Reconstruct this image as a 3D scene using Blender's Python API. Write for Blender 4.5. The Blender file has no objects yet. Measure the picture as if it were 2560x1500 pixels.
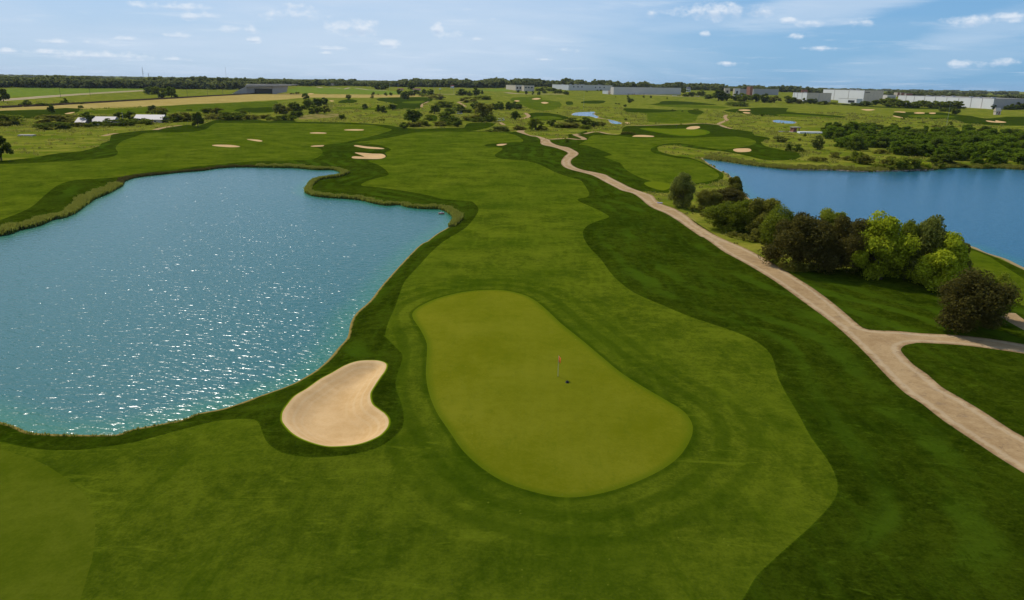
import bpy, math, random
import numpy as np
from mathutils import Vector, Matrix, geometry
random.seed(7); RNG = np.random.default_rng(11)
scene = bpy.context.scene; COL = scene.collection
# ------------------------------------------------------------------ camera
F = 1828.0; CAMH = 29.0
PITCH = math.atan(546.0/F); ROLL = 0.0165
r0 = np.array([1.0,0,0]); u0 = np.array([0,math.sin(PITCH),math.cos(PITCH)]); FW = np.array([0,math.cos(PITCH),-math.sin(PITCH)])
RT = math.cos(ROLL)*r0+math.sin(ROLL)*u0; UP = -math.sin(ROLL)*r0+math.cos(ROLL)*u0
C0 = np.array([0,0,CAMH])
cd = bpy.data.cameras.new('camera'); cam = bpy.data.objects.new('camera', cd); COL.objects.link(cam)
cd.sensor_width = 36; cd.lens = 36*F/2560; cd.clip_start = .5; cd.clip_end = 40000
M = Matrix(((RT[0],UP[0],-FW[0],0),(RT[1],UP[1],-FW[1],0),(RT[2],UP[2],-FW[2],CAMH),(0,0,0,1)))
cam.matrix_world = M; scene.camera = cam
def dirs(px):
    px = np.atleast_2d(np.asarray(px,float))
    return FW[None]+((px[:,:1]-1280)/F)*RT[None]+((750-px[:,1:2])/F)*UP[None]
def proj(P):
    d = np.asarray(P,float)-C0; z = d@FW
    return 1280+F*(d@RT)/z, 750-F*(d@UP)/z
V = {'F':(0,0,.984375),'T1':(0,160,3.9375),'T2':(640,160,3.9375),'T3':(1280,160,3.9375),'T4':(1920,160,3.9375),
 'M1':(0,300,3.9375),'M2':(640,280,3.9375),'M3':(1280,280,3.9375),'M4':(1920,280,3.9375),
 'L1':(1600,380,2.625),'L2':(1600,940,2.625),'L3':(0,940,2.625),'L6':(0,500,2.625),'B':(640,840,4.345),'P':(0,0,1.0)}
def tr(*a):
    out = []; v = V['P']
    for s in a:
        if isinstance(s,str):
            v = V[s]
        elif isinstance(s,tuple): out.append((v[0]+s[0]/v[2], v[1]+s[1]/v[2]))
    return out
def smooth(pts, n=3, closed=True):
    p = np.array(pts,float); m = len(p); o = []
    for i in range(m if closed else m-1):
        if closed: a,b,c,d = p[i-1],p[i],p[(i+1)%m],p[(i+2)%m]
        else: a,b,c,d = p[max(i-1,0)],p[i],p[i+1],p[min(i+2,m-1)]
        for k in range(n):
            t = k/n; t2=t*t; t3=t2*t
            o.append(.5*((2*b)+(-a+c)*t+(2*a-5*b+4*c-d)*t2+(-a+3*b-3*c+d)*t3))
    if not closed: o.append(p[-1])
    return np.array(o)
def sstep(a,b,x):
    t = np.clip((x-a)/(b-a),0,1); return t*t*(3-2*t)
# ------------------------------------------------------------------ terrain
def U(x,y):
    r = np.hypot(x,y)
    near = .28*np.sin(x/17+1.1*np.sin(y/31)+.6)+.25*np.sin(y/23-x/47+1.9)
    far = .5*np.sin(x/41+np.sin(y/77))+.5*np.sin(y/63+x/90+.7)+.25*np.sin((x-y)/27)
    w = sstep(150,420,r)
    hill = sstep(1150,2300,r)*(7+9*np.exp(-((x-100)/800.0)**2))*(1-sstep(800,1600,x))
    return (near*(1-w)+far*w)+hill
def unz(px, z):
    d = dirs(px); t = (z-C0[2])/d[:,2]
    return C0[None]+d*t[:,None]
def pdist(P, poly, closed=True, chunk=4000):
    P = np.asarray(P,float)[:,:2]; A = np.asarray(poly,float)[:,:2]
    Bq = np.roll(A,-1,0) if closed else A[1:]
    if not closed: A = A[:-1]
    AB = Bq-A; L = (AB**2).sum(1)+1e-12; out = np.empty(len(P))
    for i in range(0,len(P),chunk):
        q = P[i:i+chunk,None,:]-A[None]
        t = np.clip((q*AB[None]).sum(2)/L[None],0,1)
        out[i:i+chunk] = np.sqrt((((q-t[...,None]*AB[None])**2).sum(2)).min(1))
    return out
def inside(P, poly):
    P = np.asarray(P,float)[:,:2]; A = np.asarray(poly,float)[:,:2]
    res = np.zeros(len(P),bool); mn = A.min(0); mx = A.max(0)
    idx = np.where((P[:,0]>mn[0])&(P[:,0]<mx[0])&(P[:,1]>mn[1])&(P[:,1]<mx[1]))[0]
    Bq = np.roll(A,-1,0)
    for s in range(0,len(idx),6000):
        ii = idx[s:s+6000]; x = P[ii,0][:,None]; y = P[ii,1][:,None]
        c = ((A[None,:,1]>y)!=(Bq[None,:,1]>y))
        with np.errstate(divide='ignore',invalid='ignore'):
            xi = (Bq[None,:,0]-A[None,:,0])*(y-A[None,:,1])/(Bq[None,:,1]-A[None,:,1])+A[None,:,0]
        res[ii] = ((c&(x<xi)).sum(1)%2)==1
    return res
W = -.6
shore1 = tr('M1',(-700,1330),(-300,1235),(0,1143),(80,1130),(200,1085),(380,1045),(500,990),(640,960),(740,915),(830,850),(930,780),(1030,740),(1120,695),(1205,645),(1215,620),(1240,600),(1310,575),(1400,560),(1570,540),(1750,520),(2000,500),(2130,480),(2300,468),(2520,468),
 'M2',(200,550),(400,555),(600,572),(770,573),(850,612),(780,640),(650,660),(560,680),(510,730),(488,790),(560,825),(700,845),(860,853),(1040,872),(1180,905),(1290,922),(1410,915),(1500,940),(1650,955),(1830,962),(1935,1030),(1945,1070),(1900,1130),(1780,1200),(1690,1270),(1580,1340),
 'L6',(2520,545),(2430,660),(2340,740),(2300,810),(2280,900),(2220,970),(2170,1030),(2090,1110),(2000,1170),(1900,1220),(1720,1280),(1480,1365),(1300,1400),(1200,1440),
 'L3',(1000,325),(870,350),(760,385),(600,386),(400,383),(240,375),(170,360),(100,330),(0,300),(-200,240),(-500,200))
shore1.append((-620,900)); shore1.append((-620,700))
shore2 = tr('M3',(1875,460),(1890,462),(2100,490),(2300,520),'M4',(0,547),(200,568),(420,575),(640,577),(900,590),(1200,585),(1430,575),(1620,572),(1780,552),(1950,550),(2100,560),(2260,555),(2520,572),(2800,585),(3600,600),(5200,640),
 'P',(3300,760),'L1',(3200,1050),(2750,860),(2520,758),(2400,700),(2270,660),(2200,625),(2100,605),(2000,600),(1600,575),(1200,520),(900,420),(700,290),(587,151),'M3',(2050,580),(1950,515))
pondA = tr('T3',(595,490),(650,475),(730,473),(812,470),(805,498),(848,516),(830,526),(780,516),(690,510),(600,506))
pondB = tr('T3',(950,546),(1010,560),(1075,578),(1062,591),(1000,588),(965,572))
pondC = tr('T4',(50,556),(100,551),(180,559),(265,567),(262,584),(200,585),(120,581),(60,570))
WATER = []
for nm,pp,n,wid in (('pond',shore1,3,5.0),('lake',shore2,3,6.0),('far_pond',pondA,2,22.0),('far_pond',pondB,2,22.0),('far_pond',pondC,2,22.0)):
    s = smooth(pp,n); z = W
    if nm=='far_pond':
        for _ in range(5):
            g = unz(s,z); z = float(U(g[:,0].mean(),g[:,1].mean()))-.45
    g = unz(s,z); WATER.append(dict(name=nm,poly=g[:,:2],z=z,wid=wid))
def H(P, ret=False):
    P = np.asarray(P,float); x,y = P[:,0],P[:,1]; h = U(x,y)
    dsh = np.full(len(P),99.0)
    for w in WATER:
        mn = w['poly'].min(0)-w['wid']; mx = w['poly'].max(0)+w['wid']
        ii = np.where((x>mn[0])&(x<mx[0])&(y>mn[1])&(y<mx[1]))[0]
        if not len(ii): continue
        d = pdist(P[ii],w['poly']); ins = inside(P[ii],w['poly'])
        t = sstep(-.35*w['wid'],w['wid'],d); t0 = sstep(-.35*w['wid'],w['wid'],0.0); t = (t-t0)/(1-t0)
        hh = w['z']+(h[ii]-w['z'])*t; hh[ins] = w['z']; h[ii] = hh
        dsh[ii] = np.minimum(dsh[ii],np.where(ins,-d,d))
    if ret: return h,dsh
    return h
def ground(px):
    px = np.atleast_2d(np.asarray(px,float)); z = np.zeros(len(px))
    for _ in range(9):
        g = unz(px,np.minimum(z,CAMH-4)); z = .35*z+.65*H(g)
    g[:,2] = H(g); return g
def gp(v,x,y): 
    q = tr(v,(x,y)); return ground(q)[0]
# ------------------------------------------------------------------ regions (painted in order)
REG = []   # (class, poly xy)
def region(cls, pts, n=3, sm=True):
    s = smooth(pts,n) if sm else np.array(pts)
    REG.append((cls, ground(s)[:,:2]))
    return REG[-1][1]
def ribbon(cls, pts, width, n=3):
    s = ground(smooth(pts,n,False))[:,:2]
    t = np.gradient(s,axis=0); t /= np.linalg.norm(t,axis=1)[:,None]+1e-9
    nrm = np.stack([-t[:,1],t[:,0]],1)*width/2
    REG.append((cls, np.concatenate([s+nrm,(s-nrm)[::-1]])))
# far fields
region('dry',tr('T1',(-200,470),(0,447),(0,437),(600,402),(1500,352),(2270,308),(2520,298),'T2',(300,290),(700,298),(1400,303),(1700,308),(1690,318),(1500,325),(900,333),(500,330),(300,348),(0,364),'T1',(2100,390),(1700,408),(1200,428),(800,440),(300,447)),2)
region('field',tr('T1',(80,240),(700,236),(1400,232),(1420,254),(700,295),(100,325)),2)
region('field',tr('T2',(2230,236),(2480,233),(2470,266),(2230,266)),2)
region('field',tr('T2',(420,222),(1000,245),(1380,268),(1390,298),(700,293),(330,282)),2)
region('rough',tr('T1',(-60,462),(230,455),(470,448),(650,432),(820,450),(620,508),(400,530),(230,538),(0,500),(-60,500)),2)
region('fairway',tr('T1',(880,462),(1450,428),(1900,395),(2520,374),'T2',(200,365),(210,400),(180,470),(20,482),'T1',(2000,470),(1600,480),(1200,492),(930,490)),2)
region('rough',tr('T1',(2400,430),(2520,430),'T2',(90,425),(180,430),(180,470),(0,480),'T1',(2300,462)),2)
region('rough',tr('T2',(810,370),(900,345),(1000,360),(950,385),(830,385)),2)
region('rough',tr('T2',(1220,335),(1450,328),(1700,330),(1735,360),(1640,400),(1600,442),(1200,442),(1400,400),(1200,360)),2)
region('fairway',tr('T2',(1450,372),(1640,362),(1660,372),(1600,388),(1460,385)),2)
region('fairway',tr('T2',(800,425),(1100,430),(1300,440),(1280,455),(820,440)),2)
region('dirt',tr('T2',(480,505),(650,492),(800,490),(850,515),(700,530),(420,545)),2)
region('rough',tr('T2',(1660,505),(1720,500),(1780,512),(1775,560),(1690,550)),2)
region('fairway',tr('T3',(0,332),(180,322),(290,320),(300,352),(470,372),(470,430),(300,460),(180,440),(100,400),(0,370)),2)
region('rough',tr('T3',(530,372),(590,368),(600,398),(540,402)),2)
region('rough',tr('T3',(680,385),(720,362),(900,360),(915,375),(860,390)),2)
region('rough',tr('T3',(1350,398),(1450,385),(1480,365),(1700,368),(1980,395),(2000,405),(1700,400),(1500,402)),2)
region('fairway',tr('T3',(1380,402),(1700,402),(2100,420),(2080,440),(1600,425)),2)
region('rough',tr('T3',(170,485),(350,480),(550,520),(500,552),(200,550)),2)
region('fairway',tr('T3',(215,520),(380,512),(500,535),(400,548),(240,545)),2)
region('fairway',tr('T3',(1100,435),(1300,440),(1500,447),(1700,450),(1850,455),(1890,480),(1830,510),(1800,560),(1700,580),(1400,577),(1330,560),(1335,520),(1290,482),(1130,475)),2)
region('rough',tr('T3',(1100,436),(1300,441),(1500,448),(1640,460),(1500,475),(1290,478),(1130,470)),2)
region('rough',tr('T3',(1740,452),(1850,456),(1885,480),(1820,500),(1740,480)),2)
region('rough',tr('T3',(2080,455),(2240,440),(2400,430),'T4',(60,428),(205,436),(180,468),(450,490),(750,515),(700,532),(300,522),(0,508),'T3',(2380,500),(2200,480)),2)
region('fairway',tr('T4',(150,492),(450,508),(700,524),(500,526),(100,508)),2)
region('rough',tr('T4',(1240,480),(1400,473),(1560,478),(1700,476),(1850,498),(2000,510),(2150,538),(2350,520),(2700,530),(2700,610),(2520,608),(2200,602),(1900,580),(1850,550),(1300,528)),2)
region('fairway',tr('T4',(1420,500),(1700,502),(1850,520),(1700,530),(1400,520)),2)
region('rough',tr('T4',(690,395),(900,412),(1400,425),(1720,440),(1700,447),(1100,430)),2)
# main rough
R1 = region('rough',tr('M1',(-900,430),(-300,410),(0,402),(150,388),(330,370),(450,347),(620,322),(800,307),(930,272),(985,252),(1000,228),(1080,202),(1092,150),(1170,130),(1400,105),(1520,98),(1770,57),(1870,48),(1930,60),(2020,35),(2110,2),
 'T1',(2200,545),(2520,547),'T2',(130,566),(200,553),(300,550),(380,556),(410,568),(700,572),(1000,580),(1270,600),(1420,622),(1500,632),(1720,635),(1900,627),(2045,628),(2070,592),(2150,578),(2360,585),(2250,640),(2105,660),(2260,664),(2440,670),(2520,672),
 'T3',(30,665),(190,706),(250,712),(340,735),(540,738),(548,705),(560,690),(640,685),(735,655),(745,680),(860,672),(940,692),(1050,697),(1080,672),(1085,640),(1130,612),(1300,606),(1500,600),(1730,594),(1870,582),(2040,604),(2170,642),(2365,667),(2385,700),(2520,722),
 'T4',(20,745),(-30,755),(-70,775),(-20,810),(60,830),(180,852),(330,882),(270,940),(0,950),
 'T3',(2380,920),(2200,880),(2000,852),(1800,832),(1640,805),(1480,802),(1430,830),(1470,868),(1620,905),(1740,918),(1830,948),
 'M3',(1870,490),(1930,520),(2050,585),(2085,625),(2060,670),(1980,700),(1900,712),(1800,712),(1700,725),(1560,760),(1540,797),(1400,795),(1340,792),(1280,790),(1480,905),(1700,1015),(1950,1175),
 'L1',(400,490),(540,570),(700,680),(960,782),(1120,780),(1400,760),(1700,700),(1950,680),(2120,625),(2230,650),(2400,720),(2520,775),(3300,1150),(3300,3000),'P',(2700,1650),(1280,2300),(-900,1650),(-900,1050),
 'L3',(-400,180),(0,288),(100,318),(240,365),(600,370),(700,340),(860,230),(1200,60),'M1',(1300,760),(900,770),(200,1100),(-900,1300)),2)
FW1 = region('fairway',tr('M1',(-900,450),(-100,436),(200,430),(450,415),(700,402),(900,387),(1050,372),(1130,352),(1162,320),(1138,280),(1160,240),(1220,200),(1330,165),(1440,128),(1700,120),(1900,115),(2030,88),(2090,45),(2180,28),(2520,30),
 'T2',(300,582),(600,585),(900,590),(1150,602),(1280,630),(1335,650),(1180,700),(980,745),(860,772),(740,785),(650,800),(540,812),(620,830),(655,860),(640,895),(580,930),(480,945),(300,950),(0,955),'M1',(2200,430),(1900,460),(1750,482),(1500,512),(1300,537),(1200,556),(1000,575),(750,590),(620,620),(540,660),(430,750),(330,840),(200,910),(0,985),(-200,1060),(-900,1250)))
FW2 = region('fairway',tr('T2',(1555,675),(1700,665),(2100,668),(2400,672),(2520,690),'T3',(60,712),(108,748),(90,767),'T2',(2500,772),(2280,788),(2262,810),(2400,820),(2422,845),(2350,895),(2400,930),'M3',(0,470),(130,480),(280,520),(420,590),(560,640),(660,665),(700,700),(760,800),(730,840),(650,853),(660,880),(760,925),(860,970),(950,1022),(930,1045),(820,1080),(740,1120),(698,1170),(700,1220),(750,1320),
 'F',(1480,640),(1510,680),(1560,720),(1640,755),(1700,780),(1760,800),(1830,825),(1875,850),(1900,880),(1915,930),(1935,970),(1965,1020),(1995,1075),(2035,1130),(2057,1175),(2060,1210),(2045,1240),(2000,1290),(1950,1335),(1900,1380),(1860,1420),(1825,1477),(1700,1650),(1240,2200),(-800,1560),(-800,1040),
 'L3',(-300,380),(0,432),(150,465),(300,485),(500,487),(700,465),(900,430),(1200,350),(1400,300),(1560,283),(1660,290),(1700,320),(1722,380),(1760,450),(1850,510),(2000,540),(2150,543),(2350,520),
 'B',(1350,1222),(1500,1120),(1590,1020),(1612,900),(1600,800),(1560,680),(1522,560),(1540,430),(1585,300),(1590,200),(1520,120),(1400,0),
 'F',(948,825),(955,795),(973,755),(985,720),(998,690),(1030,655),(1060,622),(1095,592),(1140,565),(1165,540),(1178,515),(1165,498),
 'M2',(2080,875),(1850,858),(1700,820),(1450,775),(1200,740),(1050,728),(1050,700),(1170,655),(1290,625),(1305,602),(1260,555),(1200,520),(1110,485),(1130,472),(1240,462),(1290,430),(1270,400),(1330,368),(1200,322),(1000,306),(950,298),(1150,276),(1400,235),(1530,205)))
FW3 = region('fairway',tr('T3',(660,790),(745,745),(800,700),(1100,712),(1200,725),(1400,722),(1700,730),(2200,712),(2400,758),(2350,800),(2100,842),(1900,820),(1650,778),(1480,790),(1370,830),(1378,868),(1450,888),(1620,925),(1750,935),'M3',(1860,500),(1990,570),(2040,630),(1980,672),(1820,700),(1700,712),(1560,715),(1400,687),(1250,640),(1130,575),(1095,540),(1060,500),(900,440),(990,425),(900,385),(740,330),(670,322)),2)
region('fairway',tr('L1',(2130,642),(2300,690),(2520,832),(3200,1200),(3200,1400),(2520,1010),(2400,960),(2300,850),(2160,740)),2)
region('collar',tr('T3',(1250,636),(1350,628),(1550,638),(1720,634),(1900,648),(1950,680),(1820,708),(1650,708),(1500,686),(1380,664)),2)
region('green',tr('T3',(1295,640),(1350,633),(1550,645),(1720,640),(1880,652),(1915,680),(1800,699),(1650,699),(1520,680),(1400,660)),2)
region('green',tr('M3',(1300,703),(1340,687),(1430,682),(1560,716),(1565,740),(1490,772),(1390,750),(1330,728)),2)
GREEN = region('green',tr('F',(1015,780),(1022,762),(1050,745),(1090,730),(1150,717),(1220,713),(1270,720),(1310,735),(1345,762),(1380,795),(1430,835),(1480,877),(1530,918),(1580,950),(1640,985),(1680,1010),(1700,1035),(1705,1060),(1695,1090),(1670,1125),(1630,1155),(1580,1180),(1520,1203),(1450,1220),(1390,1224),(1330,1215),(1250,1190),(1190,1155),(1140,1110),(1105,1060),(1075,1015),(1055,965),(1048,920),(1050,880),(1050,845),(1035,812)),4)
region('green2',tr('L3',(-900,560),(-400,480),(0,485),(100,510),(250,560),(360,620),(450,685),(530,755),(580,820),(610,900),(625,980),(620,1080),(605,1200),(570,1320),(525,1470),(400,1800),(-900,1900)),3)
# prairie wedge already outside rough. bunkers
BK = []
def bunker(*a,**k): BK.append(region('bunker%d'%len(BK),tr(*a),k.get('n',3)))
bunker('B',(285,900),(298,840),(350,760),(430,670),(560,590),(700,490),(830,420),(960,345),(1080,300),(1200,285),(1320,288),(1400,312),(1418,345),(1400,400),(1350,470),(1290,560),(1245,640),(1245,710),(1270,770),(1340,825),(1400,870),(1440,930),(1435,1000),(1390,1065),(1320,1120),(1180,1180),(1050,1210),(900,1222),(780,1222),(650,1195),(500,1140),(400,1080),(330,1010),(290,950),n=4)
bunker('T2',(972,872),(1050,874),(1150,882),(1240,885),(1275,905),(1262,922),(1210,934),(1100,934),(960,929),(944,915),(980,907),(1065,912),(1015,890))
bunker('T2',(965,802),(1000,799),(1100,813),(1200,821),(1266,833),(1200,837),(1080,829),(980,811))
bunker('M1',(2085,250),(2140,243),(2280,246),(2365,262),(2280,268),(2150,260))
bunker('T2',(-92,741),(-40,741),(30,747),(64,757),(40,763),(-20,756))
bunker('T2',(530,677),(600,672),(687,677),(680,684),(560,684))
bunker('T2',(868,647),(950,642),(1057,645),(1040,654),(900,654))
bunker('T2',(538,809),(580,802),(667,800),(650,811),(560,814))
bunker('T2',(2368,795),(2400,787),(2472,786),(2430,801),(2380,803))
bunker('T3',(1715,632),(1760,614),(1830,612),(1852,625),(1800,641),(1730,641))
bunker('T3',(1193,708),(1220,700),(1300,699),(1390,708),(1380,717),(1200,716))
bunker('T3',(2176,847),(2210,832),(2320,830),(2356,846),(2330,863),(2220,866))
bunker('T3',(193,345),(240,334),(285,341),(240,351)); bunker('T3',(283,380),(320,373),(362,382),(320,391))
bunker('T3',(20,362),(50,357),(78,364),(50,370)); bunker('T3',(2230,451),(2290,447),(2348,452),(2330,461),(2250,460))
bunker('T3',(2272,474),(2310,474),(2348,480),(2330,488),(2290,484)); bunker('T4',(1236,470),(1290,467),(1350,471),(1340,479))
bunker('T4',(1436,480),(1490,474),(1542,480),(1530,488),(1460,488)); bunker('T4',(1583,481),(1620,477),(1652,481),(1640,490),(1600,490))
bunker('T4',(2143,556),(2200,560),(2238,566),(2240,554),(2280,560),(2347,572),(2300,578),(2180,571))
bunker('T4',(915,447),(980,444),(1055,450),(980,459)); bunker('T1',(633,489),(700,475),(740,474),(685,490))
bunker('T2',(508,292),(540,288),(572,292),(540,298)); bunker('T2',(720,362),(745,358),(770,364),(745,369)); bunker('T4',(1228,508),(1262,512),(1325,527),(1315,532),(1250,520))
bunker('T3',(1105,578),(1135,574),(1168,582),(1140,588))
# paths
PATH = region('path',tr('T3',(45,665),(120,690),(190,710),(240,716),(278,745),(288,790),(400,816),'M3',(470,365),(535,392),(548,410),(520,432),(488,475),(485,512),(520,545),(600,573),(700,597),(800,627),(900,680),(1000,732),(1080,772),(1180,798),(1260,847),(1330,910),(1400,952),(1500,992),(1620,1062),(1720,1132),(1850,1222),
 'L1',(420,562),(500,618),(560,660),(700,735),(850,825),(950,893),(1100,1003),(1270,1128),(1400,1243),(1500,1342),(1620,1470),'L2',(1740,112),(1850,182),(1990,292),(2200,432),(2350,532),(2520,637),(2700,745),(3200,1010),(3500,1000),(3000,640),
 (2520,400),(2400,330),(2250,232),(2100,142),(1980,72),'L1',(1890,1462),(1800,1400),(1745,1345),(1716,1310),(1714,1290),(1740,1268),(1800,1255),(1850,1252),(2100,1266),(2300,1290),(2520,1322),(3000,1400),(3000,1350),(2520,1262),(2300,1226),(2080,1202),(1850,1190),(1700,1176),(1560,1171),(1480,1160),(1440,1138),(1350,1060),(1240,970),(1130,890),(1050,840),(960,783),(850,718),(700,635),(540,568),(430,508),(350,440),(290,395),
 'M3',(1900,1152),(1800,1088),(1720,1020),(1600,950),(1490,912),(1425,870),(1390,825),(1330,800),(1280,785),(1170,745),(1080,700),(980,650),(930,620),(850,600),(700,570),(620,540),(580,505),(590,465),(640,430),(656,405),(620,380),(560,350),(480,335),(430,320),(385,297),(372,275),'T3',(340,735),(250,708),(190,703),(120,672),(130,655),(100,652),(60,655)),3)
ribbon('path',tr('T3',(372,742),(450,737),(550,732),(640,742),(710,742),(690,725),(640,705),(620,695),(660,688)),3.0)
ribbon('path',tr('T3',(715,687),(790,670),(850,666),(930,684),(1030,693)),2.4)
ribbon('path',tr('T3',(1065,597),(1200,605),(1350,603),(1500,597),(1730,591),(1870,584),(2000,594),(2050,600),(2090,618),(2160,636)),3.2)
ribbon('path',tr('T3',(2030,592),(2060,575),(2115,552),(2095,525),(2110,500)),3.4)
ribbon('path',tr('L1',(2395,1052),(2450,1095),(2520,1135),(2700,1230)),2.6)
ribbon('path',tr('T2',(2060,418),(2010,385),(1990,375),(2050,366)),4)
ribbon('path',tr('T2',(1630,425),(1640,395),(1700,370)),3)
ribbon('path',tr('T3',(70,543),(140,528),(165,510),(135,485),(150,480)),3.5)
ribbon('path',tr('T1',(1020,708),(1080,692),(1150,681)),3.0); ribbon('path',tr('T1',(1525,648),(1600,628),(1700,612),(1780,603)),3.4)
ribbon('path',tr('T2',(2330,575),(2390,572),(2440,600)),3.0)
TRK = tr('T1',(-300,440),(0,430),(600,402),(1500,350),(2270,307),(2520,293))
for o in (0,11): 
    ribbon('road',tr('T1',(-200,372-o),(80,356-o),(700,308-o*.8),(1100,282-o*.7),(1420,263-o*.5)),9)
ribbon('road',tr('T2',(600,225),(800,236),(1000,248),(1280,262)),8)
ribbon('road',tr('T2',(1760,296),(1850,297),(1970,298)),8); ribbon('road',tr('T2',(1790,300),(1815,318)),6)
ribbon('lot',tr('T3',(-60,290),(50,293),(330,296),(520,297)),14); ribbon('lot',tr('T3',(1070,302),(1300,303),(1560,314),(1850,322)),16)
ribbon('lot',tr('T4',(1930,432),(2100,437),(2230,443)),6)
# priority list: later wins; water on top
def classify(P):
    lab = np.zeros(len(P),int)
    for i,(c,poly) in enumerate(REG): lab[inside(P,poly)] = i+1
    for j,w in enumerate(WATER): lab[inside(P,w['poly'])] = 1000+j
    return lab
def cname(i): return 'prairie' if i==0 else (REG[i-1][0] if i<1000 else 'water')
# ------------------------------------------------------------------ triangulated ground sheet
pts = []
r = 14.0; k = 0
while r < 5200:
    st = .02 if r<1200 else .03
    az = np.arange(-.98,.98,st)+(k%2)*st/2
    pts.append(np.stack([r*np.sin(az),r*np.cos(az)],1)); r *= 1+st; k += 1
pts.append(np.array([(x,y) for x in np.linspace(-14,14,9) for y in np.linspace(-8,11,6)]))
for rr in (150,600,2500): pts.append(np.array([(rr*math.sin(a),rr*math.cos(a)) for a in np.linspace(1.2,2*math.pi-1.2,12)]))
for rr in (9000,16000): pts.append(np.array([(rr*math.sin(a),rr*math.cos(a)) for a in np.linspace(0,2*math.pi,49)[:-1]]))
# rings offset outwards from shores/green/bunkers for shape
grid = np.concatenate(pts)
V2 = []; E = []
def add_loop(p, closed=True):
    b = len(V2); V2.extend(map(tuple,p)); n = len(p)
    E.extend((b+i,b+(i+1)%n) for i in range(n if closed else n-1))
for c,p in REG: add_loop(p)
for w in WATER: add_loop(w['poly'])
def offset_ring(poly,d):
    p = np.asarray(poly); t = np.roll(p,-1,0)-np.roll(p,1,0); t /= np.linalg.norm(t,axis=1)[:,None]+1e-9
    n = np.stack([t[:,1],-t[:,0]],1); q = p+n*d
    return q[pdist(q,p)>abs(d)*.9]
rings = [offset_ring(p,d) for p in (BK[0],BK[1],WATER[0]['poly'],WATER[1]['poly']) for d in (-.5,-1.0,.5,1.2,2.5,-2)]
rings += [offset_ring(PATH,d) for d in (-.35,-.8,-1.3)]+[offset_ring(FW2,d) for d in (.4,-.4)]+[offset_ring(GREEN,d) for d in (-.7,.3)]
for q in rings: V2.extend(map(tuple,q))
V2.extend(map(tuple,grid))
res = geometry.delaunay_2d_cdt([Vector(v) for v in V2],E,[],0,1e-3,False)
VX = np.array([(v.x,v.y) for v in res[0]]); FC = np.array([f for f in res[2] if len(f)==3],int)
print('cdt',len(VX),len(FC))
cen = VX[FC].mean(1); lab = classify(cen)
def Hfull(P):
    h,dsh = H(P,True)
    for i,b in enumerate(BK):
        ins = inside(P,b)
        if ins.any():
            d = pdist(P[ins],b); dep,wd = (.8,2.8) if i==0 else (.35,2.0)
            h[ins] -= dep*sstep(0,wd,d)
        if i==0:
            d = pdist(P,b); o = (~ins)&(d<4); h[o] += .22*sstep(4,.3,d[o])
            h[ins] += .22*sstep(1.2,0,pdist(P[ins],b))
    return h,dsh
HZ,DSH = Hfull(VX)
e = .4
nx = (Hfull(VX+[e,0])[0]-Hfull(VX-[e,0])[0])/(2*e); ny = (Hfull(VX+[0,e])[0]-Hfull(VX-[0,e])[0])/(2*e)
NRM = np.stack([-nx,-ny,np.ones(len(VX))],1); NRM /= np.linalg.norm(NRM,axis=1)[:,None]
def sgn(P,poly):
    d = pdist(P,poly); return np.where(inside(P,poly),-d,d)
near = np.hypot(VX[:,0],VX[:,1])<420
DG = np.full(len(VX),60.0); DF = np.full(len(VX),60.0); DB = np.full(len(VX),60.0); DP = np.full(len(VX),2.0)
DP[near] = pdist(VX[near],PATH)
DG[near] = sgn(VX[near],GREEN); DF[near] = sgn(VX[near],FW2); DB[near] = sgn(VX[near],BK[0])
# ------------------------------------------------------------------ materials
def lin(r,g,b,k=1.0):
    f = lambda c:(c/12.92 if c<=.04045 else ((c+.055)/1.055)**2.4)
    return (f(r/255)*k,f(g/255)*k,f(b/255)*k,1)
class N:
    def __init__(s,tree): s.t = tree; s.n = tree.nodes; s.l = tree.links
    def node(s,typ,**k):
        nd = s.n.new(typ); ins = k.pop('ins',{})
        for a,b in k.items(): setattr(nd,a,b)
        for a,b in ins.items():
            if hasattr(b,'is_output'): s.l.new(b,nd.inputs[a])
            else: nd.inputs[a].default_value = b
        return nd
    def math(s,op,a,b=0.0,c=0.0,clamp=False): 
        return s.node('ShaderNodeMath',operation=op,use_clamp=clamp,ins={0:a,1:b,2:c}).outputs[0]
    def vmath(s,op,a,b=(0,0,0),out=0): return s.node('ShaderNodeVectorMath',operation=op,ins={0:a,1:b}).outputs[out]
    def noise(s,vec,scale,detail=3,rough=.55,dist=0.0): return s.node('ShaderNodeTexNoise',ins={'Vector':vec,'Scale':scale,'Detail':detail,'Roughness':rough,'Distortion':dist}).outputs['Fac']
    def mix(s,f,a,b,typ='MIX'):
        nd = s.node('ShaderNodeMix',data_type='RGBA',blend_type=typ)
        for i,v in ((0,f),(6,a),(7,b)):
            if hasattr(v,'is_output'): s.l.new(v,nd.inputs[i])
            else: nd.inputs[i].default_value = v
        return nd.outputs[2]
    def ramp(s,f,a,b): return s.node('ShaderNodeMapRange',clamp=True,interpolation_type='SMOOTHSTEP',ins={0:f,1:a,2:b,3:0.0,4:1.0}).outputs[0]
def mat(name):
    m = bpy.data.materials.new(name); m.use_nodes = True; m.node_tree.nodes.clear()
    n = N(m.node_tree); out = n.node('ShaderNodeOutputMaterial'); return m,n,out
def plain(name,col,rough=.8,metal=0.0,var=.12,scale=.6):
    m,n,out = mat(name); g = n.node('ShaderNodeNewGeometry')
    f = n.noise(g.outputs['Position'],scale,4)
    c2 = tuple(min(1,c*(1+2*var)) for c in col[:3])+(1,); c1 = tuple(c*(1-2*var) for c in col[:3])+(1,)
    c = n.mix(f,c1,c2)
    b = n.node('ShaderNodeBsdfPrincipled',ins={'Base Color':c,'Roughness':rough,'Metallic':metal})
    n.l.new(b.outputs[0],out.inputs[0]); return m
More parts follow.
